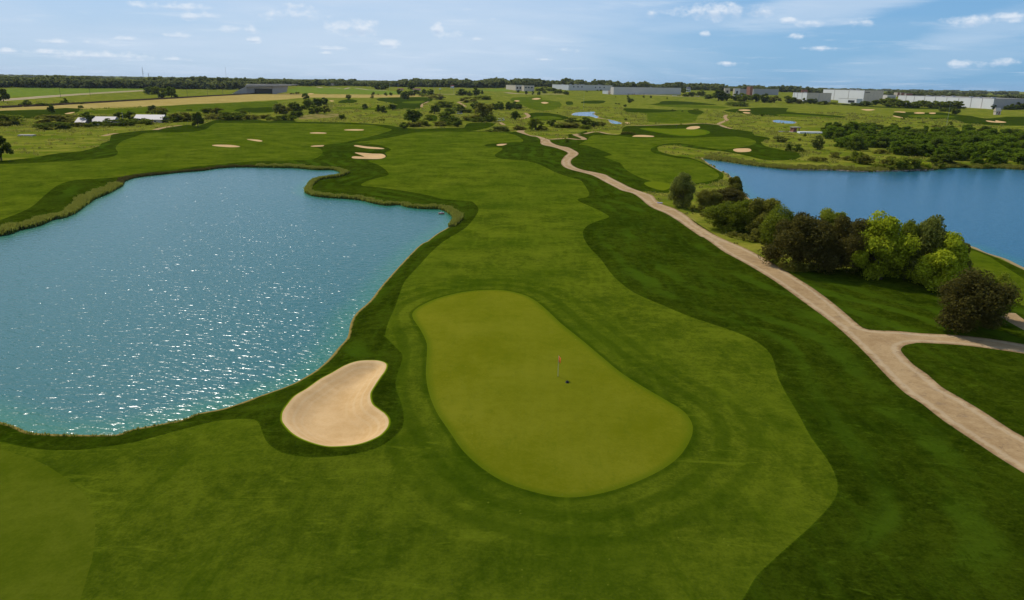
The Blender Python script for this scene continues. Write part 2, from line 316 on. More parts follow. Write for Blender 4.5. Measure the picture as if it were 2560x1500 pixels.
def ground_mat(name, kind):
    m,n,out = mat(name); pos = n.node('ShaderNodeNewGeometry').outputs['Position']
    at = lambda a: n.node('ShaderNodeAttribute',attribute_name=a).outputs['Fac']
    big = n.noise(pos,.018,3); med = n.noise(pos,.11,4,.6); fine = n.noise(pos,.9,4,.65); vf = n.noise(pos,4.5,3,.7)
    st = n.noise(n.vmath('MULTIPLY',pos,(.5,.06,1)),1.6,3,.6)
    bump = fine; bs = .25; rough = .95
    def tone(a,b,f1,f2,f3):
        x = n.math('ADD',n.math('MULTIPLY',med,f1),n.math('ADD',n.math('MULTIPLY',fine,f2),n.math('MULTIPLY',vf,f3)))
        return n.mix(n.ramp(x,(f1+f2+f3)*.37,(f1+f2+f3)*.63),a,b)
    if kind=='green': c = tone(lin(90,95,12,K),lin(106,108,24,K),.6,.35,.35); c = n.mix(n.math('MULTIPLY',n.ramp(big,.4,.65),.35),c,lin(78,90,10,K)); c = n.mix(n.math('MULTIPLY',n.ramp(n.math('ADD',at('dg'),n.math('MULTIPLY',fine,.5)),-.7,.2),.6),c,lin(66,86,9,K)); bs=.05; c = n.mix(n.math('MULTIPLY',n.ramp(n.noise(n.vmath('MULTIPLY',pos,(1,.4,1)),.7,5,.75,.8),.52,.7),.4),c,lin(78,90,12,K)); c = n.mix(n.math('MULTIPLY',n.ramp(n.noise(pos,2.6,3,.6),.66,.76),.4),c,lin(118,120,48,K))
    elif kind=='green2': c = tone(lin(66,79,10,K),lin(84,93,20,K),.7,.4,.35); bs=.05
    elif kind=='collar': c = tone(lin(56,78,6,K),lin(78,94,12,K),.6,.5,.4); bs=.1
    elif kind=='fairway':
        c = tone(lin(49,64,7,K),lin(84,95,18,K),.7,.5,.45)
        c = n.mix(n.math('MULTIPLY',n.ramp(n.noise(pos,.035,4,.65),.42,.62),.45),c,lin(50,69,5,K))
        # mowing rings round the green
        dg = at('dg'); w = n.math('ADD',dg,n.math('MULTIPLY',med,1.6))
        s = n.math('SINE',n.math('MULTIPLY',w,2.3)); s = n.ramp(s,-.5,.6)
        fall = n.math('SUBTRACT',1,n.ramp(dg,3,11))
        c = n.mix(n.math('MULTIPLY',n.math('MULTIPLY',s,fall),.44),c,lin(38,58,3,K))
        c = n.mix(n.math('MULTIPLY',n.math('SUBTRACT',1,n.ramp(n.math('ABSOLUTE',n.math('SUBTRACT',dg,.15)),.1,.35)),.3),c,lin(36,56,3,K))
        c = n.mix(n.math('MULTIPLY',n.ramp(st,.5,.75),.25),c,lin(86,100,16,K))
        c = n.mix(n.math('MULTIPLY',n.ramp(n.noise(pos,1.7,2,.5),.72,.8),.35),c,lin(118,124,40,K))
        c = n.mix(n.math('MULTIPLY',n.ramp(n.noise(n.vmath('MULTIPLY',pos,(1,.35,1)),.33,5,.75,.8),.52,.66),.4),c,lin(42,62,3,K))
        c = n.mix(n.math('MULTIPLY',n.ramp(n.noise(n.vmath('MULTIPLY',pos,(.3,1,1)),.5,5,.75,.8),.56,.70),.4),c,lin(98,110,22,K))
    elif kind=='rough':
        c = tone(lin(24,36,2,K),lin(52,65,8,K),.8,.8,.8)
        df = at('df'); w = n.math('ADD',df,n.math('MULTIPLY',n.noise(pos,.06,3),9))
        s = n.ramp(n.math('SINE',n.math('MULTIPLY',w,1.05)),-.3,.8)
        msk = n.math('MULTIPLY',n.ramp(df,1.5,4),n.ramp(n.noise(pos,.05,3),.42,.6))
        c = n.mix(n.math('MULTIPLY',n.math('MULTIPLY',s,msk),.55),c,lin(60,82,14,K))
        c = n.mix(n.math('MULTIPLY',n.ramp(st,.48,.7),.3),c,lin(52,74,9,K))
        c = n.mix(n.math('MULTIPLY',n.ramp(big,.45,.65),.35),c,lin(27,44,2,K))
        c = n.mix(n.math('MULTIPLY',n.ramp(n.noise(n.vmath('MULTIPLY',pos,(.4,1,1)),1.3,5,.75,1.0),.54,.7),.5),c,lin(70,88,16,K))
        c = n.mix(n.math('MULTIPLY',n.ramp(n.noise(pos,.4,5,.75,1.0),.53,.66),.45),c,lin(20,36,1,K))
        c = n.mix(n.math('SUBTRACT',1,n.ramp(n.math('ADD',df,n.math('MULTIPLY',vf,-.3)),-.25,-.02)),c,lin(60,80,8,K))
        ds = n.math('ADD',at('dsh'),n.math('MULTIPLY',fine,-.5))
        c = n.mix(n.math('SUBTRACT',1,n.ramp(ds,-.1,.16)),c,lin(128,112,60,K))
        db = n.math('ADD',at('db'),n.math('MULTIPLY',vf,.1))
        c = n.mix(n.math('MULTIPLY',n.math('SUBTRACT',1,n.ramp(db,.08,.28)),.7),c,lin(120,140,20,K))
        bs=.6
    elif kind=='prairie':
        c = tone(lin(84,96,20,K),lin(134,128,46,K),1.1,.5,.3)
        c = n.mix(n.math('MULTIPLY',n.ramp(n.noise(n.vmath('MULTIPLY',pos,(1,1.6,1)),.03,5,.65),.48,.62),.8),c,lin(84,98,16,K))
        c = n.mix(n.math('MULTIPLY',n.ramp(n.noise(pos,.045,4,.7),.58,.72),.5),c,lin(138,122,64,K))
        c = n.mix(n.math('MULTIPLY',n.ramp(n.noise(pos,.09,4,.7),.56,.70),.6),c,lin(70,86,16,K))
        ds = n.math('ADD',at('dsh'),n.math('MULTIPLY',fine,-1.0))
        c = n.mix(n.math('SUBTRACT',1,n.ramp(ds,.2,.7)),c,lin(150,128,92,K)); bs=.9
    elif kind=='dry': c = tone(lin(170,148,76,K),lin(196,170,100,K),.8,.4,.2); c = n.mix(n.ramp(n.noise(n.vmath('MULTIPLY',pos,(.3,1,1)),.05,4),.5,.7),c,lin(160,140,66,K))
    elif kind=='field': c = tone(lin(88,108,30,K),lin(116,126,46,K),.8,.3,.2)
    elif kind=='dirt': c = tone(lin(140,126,66,K),lin(160,138,84,K),.8,.3,.2); c = n.mix(n.ramp(med,.5,.6),c,lin(104,108,40,K))
    elif kind=='sand':
        c = tone(lin(204,164,108,KS),lin(222,184,130,KS),.5,.4,.25)
        db = n.math('ADD',at('db'),n.math('MULTIPLY',med,.8)); s = n.ramp(n.math('SINE',n.math('MULTIPLY',db,9)),.1,.9)
        c = n.mix(n.math('MULTIPLY',n.math('MULTIPLY',s,n.ramp(n.math('ABSOLUTE',at('db')),3.5,.4)),.38),c,lin(222,192,144,KS))
        c = n.mix(n.math('MULTIPLY',n.ramp(n.noise(pos,.25,3),.45,.6),.25),c,lin(196,156,102,KS)); bs=.3
    elif kind in('path','road','lot'):
        c = tone(lin(158,128,88,KS),lin(186,156,112,KS),.5,.4,.3)
        c = n.mix(n.math('MULTIPLY',n.ramp(n.noise(pos,.5,5,.7),.56,.68),.6),c,lin(138,116,90,KS))
        if kind=='path':
            dp = n.math('ADD',at('dp'),n.math('MULTIPLY',n.noise(pos,.9,4,.7),1.1))
            tk = n.math('SUBTRACT',1,n.ramp(n.math('ABSOLUTE',n.math('SUBTRACT',dp,1.35)),.1,.45))
            c = n.mix(n.math('MULTIPLY',tk,.4),c,lin(200,178,142,KS))
            c = n.mix(n.math('MULTIPLY',n.math('SUBTRACT',1,n.ramp(dp,.5,1.0)),.65),c,lin(128,100,70,KS))
            c = n.mix(n.math('MULTIPLY',n.math('SUBTRACT',1,n.ramp(dp,.38,.52)),.9),c,lin(62,74,16,K))
        c = n.mix(n.math('MULTIPLY',n.ramp(n.noise(pos,2.2,3,.7),.62,.7),.45),c,lin(112,94,72,KS)); bs=.2
        cr = n.node('ShaderNodeTexVoronoi',feature='DISTANCE_TO_EDGE',ins={'Vector':n.vmath('ADD',pos,n.node('ShaderNodeTexNoise',ins={'Vector':pos,'Scale':.6}).outputs['Color']),'Scale':.22}).outputs['Distance']
        c = n.mix(n.math('MULTIPLY',n.math('SUBTRACT',1,n.ramp(cr,.003,.009)),.22),c,lin(120,98,72,KS))
        if kind!='path': c = n.mix(.4,c,lin(200,186,160,KS))
    elif kind=='track': c = tone(lin(62,52,38,K),lin(84,72,52,K),.5,.3,.2)
    bn = n.node('ShaderNodeBump',ins={'Strength':bs,'Distance':.10,'Height':n.math('ADD',bump,n.math('MULTIPLY',vf,.4))})
    b = n.node('ShaderNodeBsdfDiffuse',ins={'Color':c,'Normal':bn.outputs[0]})
    if kind in ('green','green2','collar','fairway','rough','prairie','field'):   # grass blades scatter light forward at low angles
        sh = n.node('ShaderNodeBsdfSheen',ins={'Color':n.mix(1.0,c,(2.35,1.75,1.2,1) if kind not in('prairie','field') else (.85,.8,.6,1),'MULTIPLY'),'Roughness':.55,'Normal':bn.outputs[0]}); ad = n.node('ShaderNodeAddShader')
        n.l.new(b.outputs[0],ad.inputs[0]); n.l.new(sh.outputs[0],ad.inputs[1]); b = ad
    n.l.new(b.outputs[0],out.inputs[0]); return m
K = .95; KS = .95
K = .87
GM = {k:ground_mat(k+'_surface',k) for k in ('green','green2','collar','fairway','rough','prairie','dry','field','dirt','sand','path','road','lot','track')}
def water_mat(name,body,amp,rough):
    m,n,out = mat(name); pos = n.node('ShaderNodeNewGeometry').outputs['Position']
    p = n.node('ShaderNodeVectorRotate',rotation_type='Z_AXIS',ins={'Vector':pos,'Angle':.35}).outputs[0]
    w1 = n.noise(n.vmath('MULTIPLY',p,(.45,1.0,1)),1.55,1.8,.5,.25); w2 = n.noise(n.vmath('MULTIPLY',p,(.5,1.0,1)),3.8,2,.5)
    calm = n.ramp(n.noise(pos,.03,2),.3,.6)
    h = n.math('ADD',w1,n.math('MULTIPLY',w2,.30))
    bn = n.node('ShaderNodeBump',ins={'Strength':1.0,'Distance':amp,'Height':h})
    ds = n.node('ShaderNodeAttribute',attribute_name='dsh').outputs['Fac']
    c = n.mix(n.ramp(n.math('MULTIPLY',ds,-1),0,5),(body[0]*1.1,body[1]*1.25,body[2]*.8,1),body)
    b = n.node('ShaderNodeBsdfPrincipled',ins={'Base Color':c,'Roughness':rough,'IOR':1.333,'Specular IOR Level':.5,'Normal':bn.outputs[0]})
    n.l.new(b.outputs[0],out.inputs[0]); return m
WM = {'pond':water_mat('pond_water',lin(44,121,112,.68),.178,.225),'lake':water_mat('lake_water',lin(40,100,118,.9),.07,.2),'far_pond':water_mat('far_pond_water',lin(40,100,150,.8),.05,.1)}
# ------------------------------------------------------------------ object helpers
def meshdata(name,verts,faces,mats=(),smooth_=False):
    me = bpy.data.meshes.new(name)
    verts = np.asarray(verts,np.float32)
    if isinstance(faces,np.ndarray):
        nf,k = faces.shape; me.vertices.add(len(verts)); me.vertices.foreach_set('co',verts.ravel())
        me.loops.add(nf*k); me.loops.foreach_set('vertex_index',faces.astype(np.int32).ravel())
        me.polygons.add(nf); me.polygons.foreach_set('loop_start',np.arange(0,nf*k,k,dtype=np.int32))
        me.polygons.foreach_set('loop_total',np.full(nf,k,np.int32))
        me.update(calc_edges=True)
    else: me.from_pydata([tuple(map(float,v)) for v in verts],[],faces); me.update()
    for m in mats: me.materials.append(m)
    if smooth_: me.polygons.foreach_set('use_smooth',np.ones(len(me.polygons),bool))
    return me
def link(name,me,parent=None,loc=None,label=None,cat=None,group=None,kind=None):
    o = bpy.data.objects.new(name,me); COL.objects.link(o)
    if parent: o.parent = parent
    if loc is not None: o.location = [float(v) for v in loc]
    for k_,v_ in (('label',label),('category',cat),('group',group),('kind',kind)):
        if v_: o[k_] = v_
    return o
NAMES = {'green':'putting_green','green2':'practice_green','collar':'green_collar','fairway':'fairway','rough':'rough_grass','prairie':'prairie_ground','dry':'dry_field','field':'hay_field','dirt':'bare_ground','path':'cart_path','road':'road','lot':'car_park','track':'railway_bed'}
def ground_obj(sel,name,m,flat=None):
    f = FC[sel]; u,inv = np.unique(f,return_inverse=True); ff = inv.reshape(f.shape)
    v = np.column_stack([VX[u],HZ[u] if flat is None else np.full(len(u),flat)])
    me = meshdata(name,v,ff,[m],True)
    for an,arr in (('dsh',DSH),('dg',DG),('df',DF),('db',DB),('dp',DP)):
        a = me.attributes.new(an,'FLOAT','POINT'); a.data.foreach_set('value',arr[u].astype(np.float32))
    if flat is None: me.normals_split_custom_set_from_vertices(NRM[u].tolist())
    o = link(name,me,kind='structure'); return o
names = np.array([cname(i) for i in lab])
# make triangles face up
a_ = VX[FC[:,1]]-VX[FC[:,0]]; b_ = VX[FC[:,2]]-VX[FC[:,0]]; neg = (a_[:,0]*b_[:,1]-a_[:,1]*b_[:,0])<0
FC[neg] = FC[neg][:,::-1]
for c in NAMES:
    s = names==c
    if s.any(): ground_obj(s,NAMES[c],GM[c])
for i in range(len(BK)):
    s = names=='bunker%d'%i
    if s.any(): ground_obj(s,'sand_bunker',GM['sand'])
for j,w in enumerate(WATER):
    s = lab==1000+j
    if s.any(): ground_obj(s,w['name'],WM[w['name']],w['z'])
# ------------------------------------------------------------------ foliage
def leaf_mat(name,c1,c2,trans=.35,ns=.5):
    m,n,out = mat(name)
    ri = n.node('ShaderNodeNewGeometry').outputs['Random Per Island']; oi = n.node('ShaderNodeObjectInfo').outputs['Random']
    pos = n.node('ShaderNodeNewGeometry').outputs['Position']
    f = n.math('ADD',n.math('MULTIPLY',ri,.5),n.math('ADD',n.math('MULTIPLY',oi,.3),n.math('MULTIPLY',n.noise(pos,ns,2),.3 if ns>.1 else .75)))
    c = n.mix(n.ramp(f,.1,.95),c1,c2)
    d = n.node('ShaderNodeBsdfDiffuse',ins={'Color':c}); t = n.node('ShaderNodeBsdfTranslucent',ins={'Color':n.mix(.5,c,(c2[0]*1.3,c2[1]*1.3,c2[2]*.8,1))})
    mx = n.node('ShaderNodeMixShader',ins={0:trans}); n.l.new(d.outputs[0],mx.inputs[1]); n.l.new(t.outputs[0],mx.inputs[2])
    n.l.new(mx.outputs[0],out.inputs[0]); return m
LM = {'dark':leaf_mat('dark_green_leaves',(.05,.072,.008,1),(.17,.21,.025,1),.42),
 'mid':leaf_mat('mid_green_leaves',(.075,.10,.01,1),(.24,.27,.025,1),.42),
 'olive':leaf_mat('olive_leaves',(.09,.095,.014,1),(.27,.25,.04,1),.42),
 'brown':leaf_mat('bronze_leaves',(.045,.042,.010,1),(.16,.135,.032,1),.4),
 'yellow':leaf_mat('yellow_green_leaves',(.13,.16,.012,1),(.34,.36,.04,1),.45),
 'bright':leaf_mat('bright_green_leaves',(.07,.10,.008,1),(.50,.54,.03,1),.45),
 'grey':leaf_mat('grey_green_leaves',(.07,.085,.014,1),(.27,.28,.055,1)),
 'wood':leaf_mat('thicket_leaves',(.065,.105,.008,1),(.20,.27,.02,1),.5),
 'far':leaf_mat('distant_leaves',(.055,.07,.02,1),(.20,.215,.07,1),.45,.035),
 'reed':leaf_mat('reed_blades',(.09,.115,.016,1),(.30,.30,.06,1),.45),
 'under':leaf_mat('dry_bank_growth',(.06,.05,.015,1),(.20,.17,.05,1),.2),
 'tuft':leaf_mat('meadow_tufts',(.15,.16,.025,1),(.30,.28,.06,1),.5)}
BARK = plain('bark',(.09,.07,.05,1),.9)
def crown_geo(seed,nl,nleaf,leaf,shape):
    g = np.random.default_rng(seed)
    if shape=='round':
        d = g.normal(size=(nl,3)); d /= np.linalg.norm(d,axis=1)[:,None]; rr = g.random(nl)**.4
        c = d*rr[:,None]*[.34,.34,.34]+[0,0,.52]; lr = g.uniform(.11,.19,nl)
    elif shape=='bush':
        a = g.uniform(0,6.283,nl); rr = np.sqrt(g.random(nl))*.36; z = g.random(nl)
        c = np.stack([rr*np.cos(a),rr*np.sin(a),.12+z*.72*np.sqrt(np.clip(1-(rr/.46)**2,0,1))],1); lr = g.uniform(.10,.19,nl)
    elif shape=='cone':
        z = g.random(nl)**1.25; a = g.uniform(0,6.283,nl); rr = (.33*(1-z)+.03)*np.sqrt(g.random(nl))
        c = np.stack([rr*np.cos(a),rr*np.sin(a),.12+.78*z],1); lr = .07+.13*(1-z)
    elif shape=='oval':
        z = g.random(nl); a = g.uniform(0,6.283,nl); pr = np.sin(np.clip(z*.9+.1,0,1)*math.pi)**.6
        rr = .33*pr*np.sqrt(g.random(nl)); c = np.stack([rr*np.cos(a),rr*np.sin(a),.12+.76*z],1); lr = g.uniform(.09,.17,nl)
    elif shape=='full':
        z = g.random(nl); a = g.uniform(0,6.283,nl); pr = np.sin(np.clip(z*.75+.22,0,1)*math.pi)**.5
        rr = .36*pr*np.sqrt(g.random(nl)); c = np.stack([rr*np.cos(a),rr*np.sin(a),.10+.76*z],1); lr = g.uniform(.09,.16,nl)
    elif shape=='low':
        a = g.uniform(0,6.283,nl); rr = np.sqrt(g.random(nl))*.42
        c = np.stack([rr*np.cos(a),rr*np.sin(a),g.uniform(.2,.7,nl)*(1-(rr/.5)**2*.6)],1); lr = g.uniform(.08,.15,nl)
    li = g.integers(0,nl,nleaf); d = g.normal(size=(nleaf,3)); d[:,2] += .25; d /= np.linalg.norm(d,axis=1)[:,None]
    rad = g.uniform(.55,1.1,nleaf); zs = 1.0 if shape!='low' else 1.6
    p = c[li]+d*(lr[li]*rad)[:,None]*[1,1,zs]
    p[:,2] = np.maximum(p[:,2],.015)
    nn = d+g.normal(size=d.shape)*.65; nn /= np.linalg.norm(nn,axis=1)[:,None]
    t = np.cross(nn,g.normal(size=d.shape)); t /= np.linalg.norm(t,axis=1)[:,None]; b = np.cross(nn,t)
    s = leaf*g.uniform(.55,1.35,nleaf)[:,None]
    v = np.stack([p-t*s,p-b*s*.62,p+t*s,p+b*s*.62],1).reshape(-1,3)
    f = np.arange(nleaf*4).reshape(-1,4)
    v[:,2] = np.clip(v[:,2],0,1.03)
    return v,f
def trunk_geo(seed,h=.62,r=.028):
    g = random.Random(seed); v=[];f=[]
    def tube(a,b,ra,rb,n=6):
        a=np.array(a,float);b=np.array(b,float);d=b-a;d/=np.linalg.norm(d);x=np.cross(d,[.3,.9,.1]);x/=np.linalg.norm(x);y=np.cross(d,x);s=len(v)
        for q,rr in ((a,ra),(b,rb)):
            for i in range(n): t=i*2*math.pi/n; v.append(q+rr*(math.cos(t)*x+math.sin(t)*y))
        for i in range(n): f.append((s+i,s+(i+1)%n,s+n+(i+1)%n,s+n+i))
    tube((0,0,-.03),(0.01,0,.3),r*1.3,r); tube((.01,0,.3),(0,.01,h),r,r*.5)
    for i in range(6):
        a=g.uniform(0,6.28);z=g.uniform(.22,.5); tube((0,0,z),(.25*math.cos(a),.25*math.sin(a),z+g.uniform(.12,.3)),r*.55,r*.15,5)
    return np.array(v),f
PROTO = {}
def proto(key,*a):
    v,f = crown_geo(*a); PROTO[key] = meshdata(key,v,f,[LM['mid']])
for i in range(3): proto('round_hi%d'%i,100+i,34,15000,.021,'round')
for i in range(2): proto('bush_hi%d'%i,110+i,46,19000,.017,'bush')
for i in range(3): proto('oval_hi%d'%i,120+i,40,19000,.020,'full')
for i in range(4):
    proto('round%d'%i,200+i,20,1500,.055,'full'); proto('bush%d'%i,210+i,18,1200,.055,'bush')
for i in range(3): proto('wood%d'%i,250+i,24,2800,.046,'full')
for i in range(2): proto('cone%d'%i,220+i,16,900,.055,'cone'); proto('low%d'%i,230+i,16,900,.05,'low'); proto('oval%d'%i,240+i,18,1400,.055,'full')
tv,tf = trunk_geo(5); TRUNK = meshdata('trunk',tv,tf,[BARK],True)
ORD = ['first','second','third','fourth','fifth','sixth','seventh','eighth','ninth','tenth','eleventh','twelfth','thirteenth','fourteenth','fifteenth','sixteenth','seventeenth','eighteenth','nineteenth','twentieth']
def ordn(i):
    if i<20: return ORD[i]
    t,u = divmod(i+1,10); tens={2:'twent',3:'thirt',4:'fort',5:'fift'}[t]
    return tens+'ieth' if u==0 else tens+'y-'+ORD[u-1]
def put(shape,col,x,top,base,wpx,view='P',label=None,group=None,hi=False,wmul=1.0):
    q = tr(view,(x,base))[0]; tq = tr(view,(x,top))[0]; sc = V[view][2]
    P = ground([q])[0]; dep = float((P-C0)@FW); ca = math.cos(math.atan2(CAMH-P[2],math.hypot(P[0],P[1])))
    w = wpx/sc*dep/F*wmul; 
    # crown half-depth is seen below the base point for wide bushes
    P2 = P.copy(); back = .30*w
    dirh = np.array([P[0],P[1]])/np.hypot(P[0],P[1]); P2[:2] += dirh*back; P2[2] = H(P2[None])[0]
    # solve height so that the top projects at the wanted row
    lo,hi_ = .2,60.
    for _ in range(30):
        m_ = (lo+hi_)/2
        if proj(P2+[0,0,m_])[1] > tq[1]: lo = m_
        else: hi_ = m_
    h = (lo+hi_)/2
    if h<.45: h=.45
    nm = {'round':'deciduous_tree','oval':'deciduous_tree','cone':'conical_tree','bush':'shrub','low':'low_shrub'}[shape]
    cat = 'tree' if shape in('round','oval','cone') else 'shrub'
    if hi: key = {'round':['round_hi0','round_hi1','round_hi2'],'bush':['bush_hi0','bush_hi1'],'oval':['oval_hi0','oval_hi1','oval_hi2']}[shape]
    else: key = {'round':['round%d'%i for i in range(4)],'bush':['bush%d'%i for i in range(4)],'cone':['cone0','cone1'],'low':['low0','low1'],'oval':['oval0','oval1']}[shape]
    me = PROTO[random.choice(key) if not hi else key[int(abs(x))%len(key)]]
    rz = random.uniform(0,6.28)
    if shape in('round','oval','cone'):
        root = link(nm,None,loc=P2,label=label,cat=cat,group=group)
        cr = link('crown',me,root); cr.scale = (w*1.12,w*1.12,h); cr.rotation_euler[2] = rz
        t = link('trunk',TRUNK,root); t.scale = (max(w,h*.5),max(w,h*.5),h*(.9 if shape!='cone' else .9))
    else:
        root = cr = link(nm,me,loc=P2,label=label,cat=cat,group=group); cr.scale = (w*1.12,w*1.12,h*1.02); cr.rotation_euler[2] = rz
    cr.material_slots[0].link = 'OBJECT'; cr.material_slots[0].material = LM[col]
    return root
# --- the row of trees and bushes between cart path and lake
near_list = [
 ('oval','grey',277,122,372,165,'slim grey-green tree standing alone beside the bend of the cart path'),
 ('oval','olive',612,152,318,140,'narrow olive tree at the far end of the row beside the lake'),
 ('bush','brown',565,232,365,235,'low bronze shrub under the narrow olive tree at the lake end of the row'),
 ('bush','mid',565,328,530,290,'broad rounded green bush nearest the path at the far end of the row'),
 ('oval','olive',800,285,575,270,'full olive-green tree right behind the broad rounded green bush'),
 ('bush','brown',1020,372,785,370,'large bronze-leaved bush, left of the two bronze bushes in the middle of the row'),
 ('oval','yellow',1235,362,650,230,'yellow-green tree showing above and between the two bronze bushes'),
 ('bush','brown',1320,395,815,330,'bronze-leaved bush, right of the two in the middle of the row'),
 ('oval','bright',1570,385,862,350,'tall bright yellow-green tree in the middle of the row'),
 ('oval','grey',1840,392,870,280,'tall grey-green tree right of the bright yellow-green tree'),
 ('oval','bright',1950,510,925,380,'wide leafy tree with bright green lower branches behind the lone bronze bush'),
 ('bush','yellow',2290,765,1110,230,'pale leafy bush half hidden behind the lone bronze bush'),
 ('bush','brown',2155,762,1215,420,'large round bronze bush at the near end of the row above the path junction'),
]
near_list += [
 ('bush','mid',690,300,545,230,'rounded green bush between the two green bushes at the far end of the row'),
 ('bush','olive',450,235,372,150,'olive bush between the slim grey-green tree and the low bronze shrub'),
 ('bush','mid',905,345,640,230,'dark green bush filling the gap left of the left bronze bush'),
 ('bush','dark',1440,470,800,170,'dark green bush squeezed between the bronze bush and the bright yellow-green tree'),
 ('oval','mid',1730,430,850,190,'mid green tree squeezed between the bright yellow-green and tall grey-green trees'),
 ('oval','olive',2070,560,850,170,'olive tree at the lake side of the wide leafy tree'),
]
for s in near_list: put(*s[:6],view='L1',label=s[6],group='trees and bushes between the cart path and the lake',hi=True,wmul=1.17)
for i,(x,t,b,w,l) in enumerate([(620,515,562,90,'under the left end of the full olive-green tree'),(720,530,592,120,'under the full olive-green tree'),(800,555,606,90,'right below the full olive-green tree'),(870,610,722,110,'at the foot of the left bronze bush'),(985,690,790,140,'in front of the left bronze bush'),(380,340,400,120,'right of the slim grey-green tree'),(440,385,430,90,'left of the broad rounded green bush'),(2010,600,640,120,'at the lake edge beyond the wide leafy tree'),(1130,700,800,120,'between the two bronze bushes at ground level')]):
    put('low','olive',x,t,b,w,'L1','low olive undergrowth shrub '+l,'undergrowth along the tree row')
# --- clustered middle-distance plants: zone, group, rows of (view,shape,colour,x,top,base,width)
Z = {}
def zone(z,view,rows):
    Z.setdefault(z,[]).extend((view,)+r for r in rows)
zone('the left photo edge','T1',[('oval','dark',35,225,372,95),('round','dark',15,690,955,170)])
zone('the railway embankment','T1',[('bush','dark',265,350,417,75),('low','dark',412,375,414,100),('low','dark',208,385,410,40),('cone','dark',645,330,398,85),('low','dark',787,372,396,60),('oval','mid',795,402,440,45)])
zone('the highway on the left','T1',[('round','dark',1470,212,300,110),('round','mid',1565,213,332,140),('oval','dark',1690,208,336,95),('low','dark',2010,220,236,30)])
zone('the far fairway on the left','T1',[('round','dark',512,395,482,78),('low','dark',510,393,410,40),('low','dark',1860,438,462,45)])
zone('the long low building','T1',[('bush','mid',120,485,605,240),('bush','olive',30,545,612,130),('bush','olive',590,488,592,330),('bush','dark',515,555,648,250),('bush','dark',700,572,618,120),('round','dark',868,462,600,115),('bush','mid',872,575,628,85),('round','dark',1175,468,535,85),('round','dark',1282,455,560,95),('bush','dark',1110,545,608,200),('bush','dark',1245,525,612,150),('bush','dark',1370,520,590,125),('oval','grey',1500,393,492,95),('bush','olive',1580,408,502,130),('round','dark',1545,500,562,75),('bush','dark',1650,512,577,150),('round','olive',1740,480,572,95),('bush','olive',1830,472,567,150),('bush','mid',1030,580,622,70),('bush','olive',1700,490,560,110),('bush','dark',960,548,618,90),('bush','olive',800,560,622,90),('bush','mid',1440,528,600,110),('bush','dark',1060,530,600,80)])
zone('the top of the left fairway','T1',[('oval','dark',1950,452,622,95),('round','mid',2050,430,492,130),('round','olive',2140,424,502,110),('bush','dark',2285,458,552,215),('bush','mid',2400,455,492,75),('bush','olive',2480,490,547,110),('bush','olive',2200,480,530,110),('bush','olive',2070,490,545,150),('bush','mid',1930,490,550,90)])
zone('the clump above the left fairway','T2',[('oval','dark',488,278,352,62),('oval','grey',230,378,492,110),('round','olive',300,398,495,100),('round','mid',370,368,472,95),('round','dark',440,378,475,115),('round','mid',515,338,445,100),('round','dark',605,332,425,120),('round','mid',600,398,492,140),('round','dark',670,328,402,75),('bush','olive',690,402,486,65),('bush','dark',400,448,526,135),('bush','dark',322,488,556,120),('low','mid',150,505,560,130),('bush','dark',240,500,545,100),('bush','olive',90,490,540,120)])
zone('the dry meadow above the fairways','T2',[('low','mid',405,268,294,45),('low','dark',355,280,298,30),('oval','grey',915,296,350,50),('bush','dark',848,484,546,65),('round','dark',1155,273,302,28),('cone','olive',1145,288,342,38),('round','dark',1276,278,312,30),('round','dark',1328,275,310,32),('oval','dark',1072,383,452,48),('round','dark',1208,400,470,62),('round','dark',1255,410,482,64),('round','dark',1342,390,457,84),('low','olive',1240,530,560,50),('low','mid',1200,285,304,18)])
zone('the wooded knoll above the fairway','T2',[('round','dark',1540,438,592,175),('bush','mid',1640,540,612,130),('bush','olive',1560,560,622,160),('bush','dark',1452,568,638,75),('oval','dark',1760,388,492,95),('round','dark',1870,456,602,180),('bush','dark',1950,515,620,125),('bush','mid',1880,358,430,190),('round','mid',2000,395,478,100),('bush','mid',2060,430,482,150),('bush','olive',1800,560,612,120),('low','mid',1690,590,614,80),('bush','mid',1700,500,560,70),('bush','dark',1920,430,490,120)])
zone('the far end of the entrance road','T2',[('round','dark',1458,258,346,85),('round','dark',1560,250,312,110),('round','dark',1410,245,298,50),('round','dark',1720,240,306,65),('round','dark',1655,243,302,60),('bush','olive',1785,290,352,130),('round','dark',2030,243,312,115),('round','dark',2165,228,312,85),('bush','olive',2095,320,382,135),('bush','mid',2235,300,352,150),('cone','dark',2225,250,300,35),('round','dark',1505,265,318,70),('bush','mid',1660,290,320,90),('round','dark',2100,262,315,50),('round','dark',1190,188,252,90),('round','dark',1270,180,254,80),('round','dark',1530,175,256,90)])
zone('the golf carts','T2',[('oval','dark',2160,358,447,92),('bush','olive',2255,368,560,180),('round','dark',2320,380,474,85),('round','dark',2400,358,455,95),('round','dark',2500,360,452,90),('bush','dark',2190,520,572,155),('bush','dark',2310,495,572,100),('bush','grey',2405,598,664,140),('bush','dark',2305,640,668,65),('round','dark',2475,632,668,32),('bush','olive',2100,500,560,140),('bush','mid',2000,540,600,90)])
zone('the far end of the cart path','T3',[('round','dark',5,360,442,90),('round','dark',68,383,446,72),('round','dark',32,458,552,85),('oval','mid',228,525,654,135),('round','dark',395,543,617,88),('bush','brown',80,608,650,110),('bush','olive',570,570,632,230),('bush','dark',590,528,578,125),('round','dark',718,523,602,110),('round','dark',800,548,622,110),('bush','mid',725,590,642,95),('bush','olive',865,558,612,90),('low','olive',1110,652,696,80),('low','olive',1172,658,694,60),('bush','dark',543,738,772,30),('bush','mid',470,580,630,100),('bush','olive',300,610,655,90)])
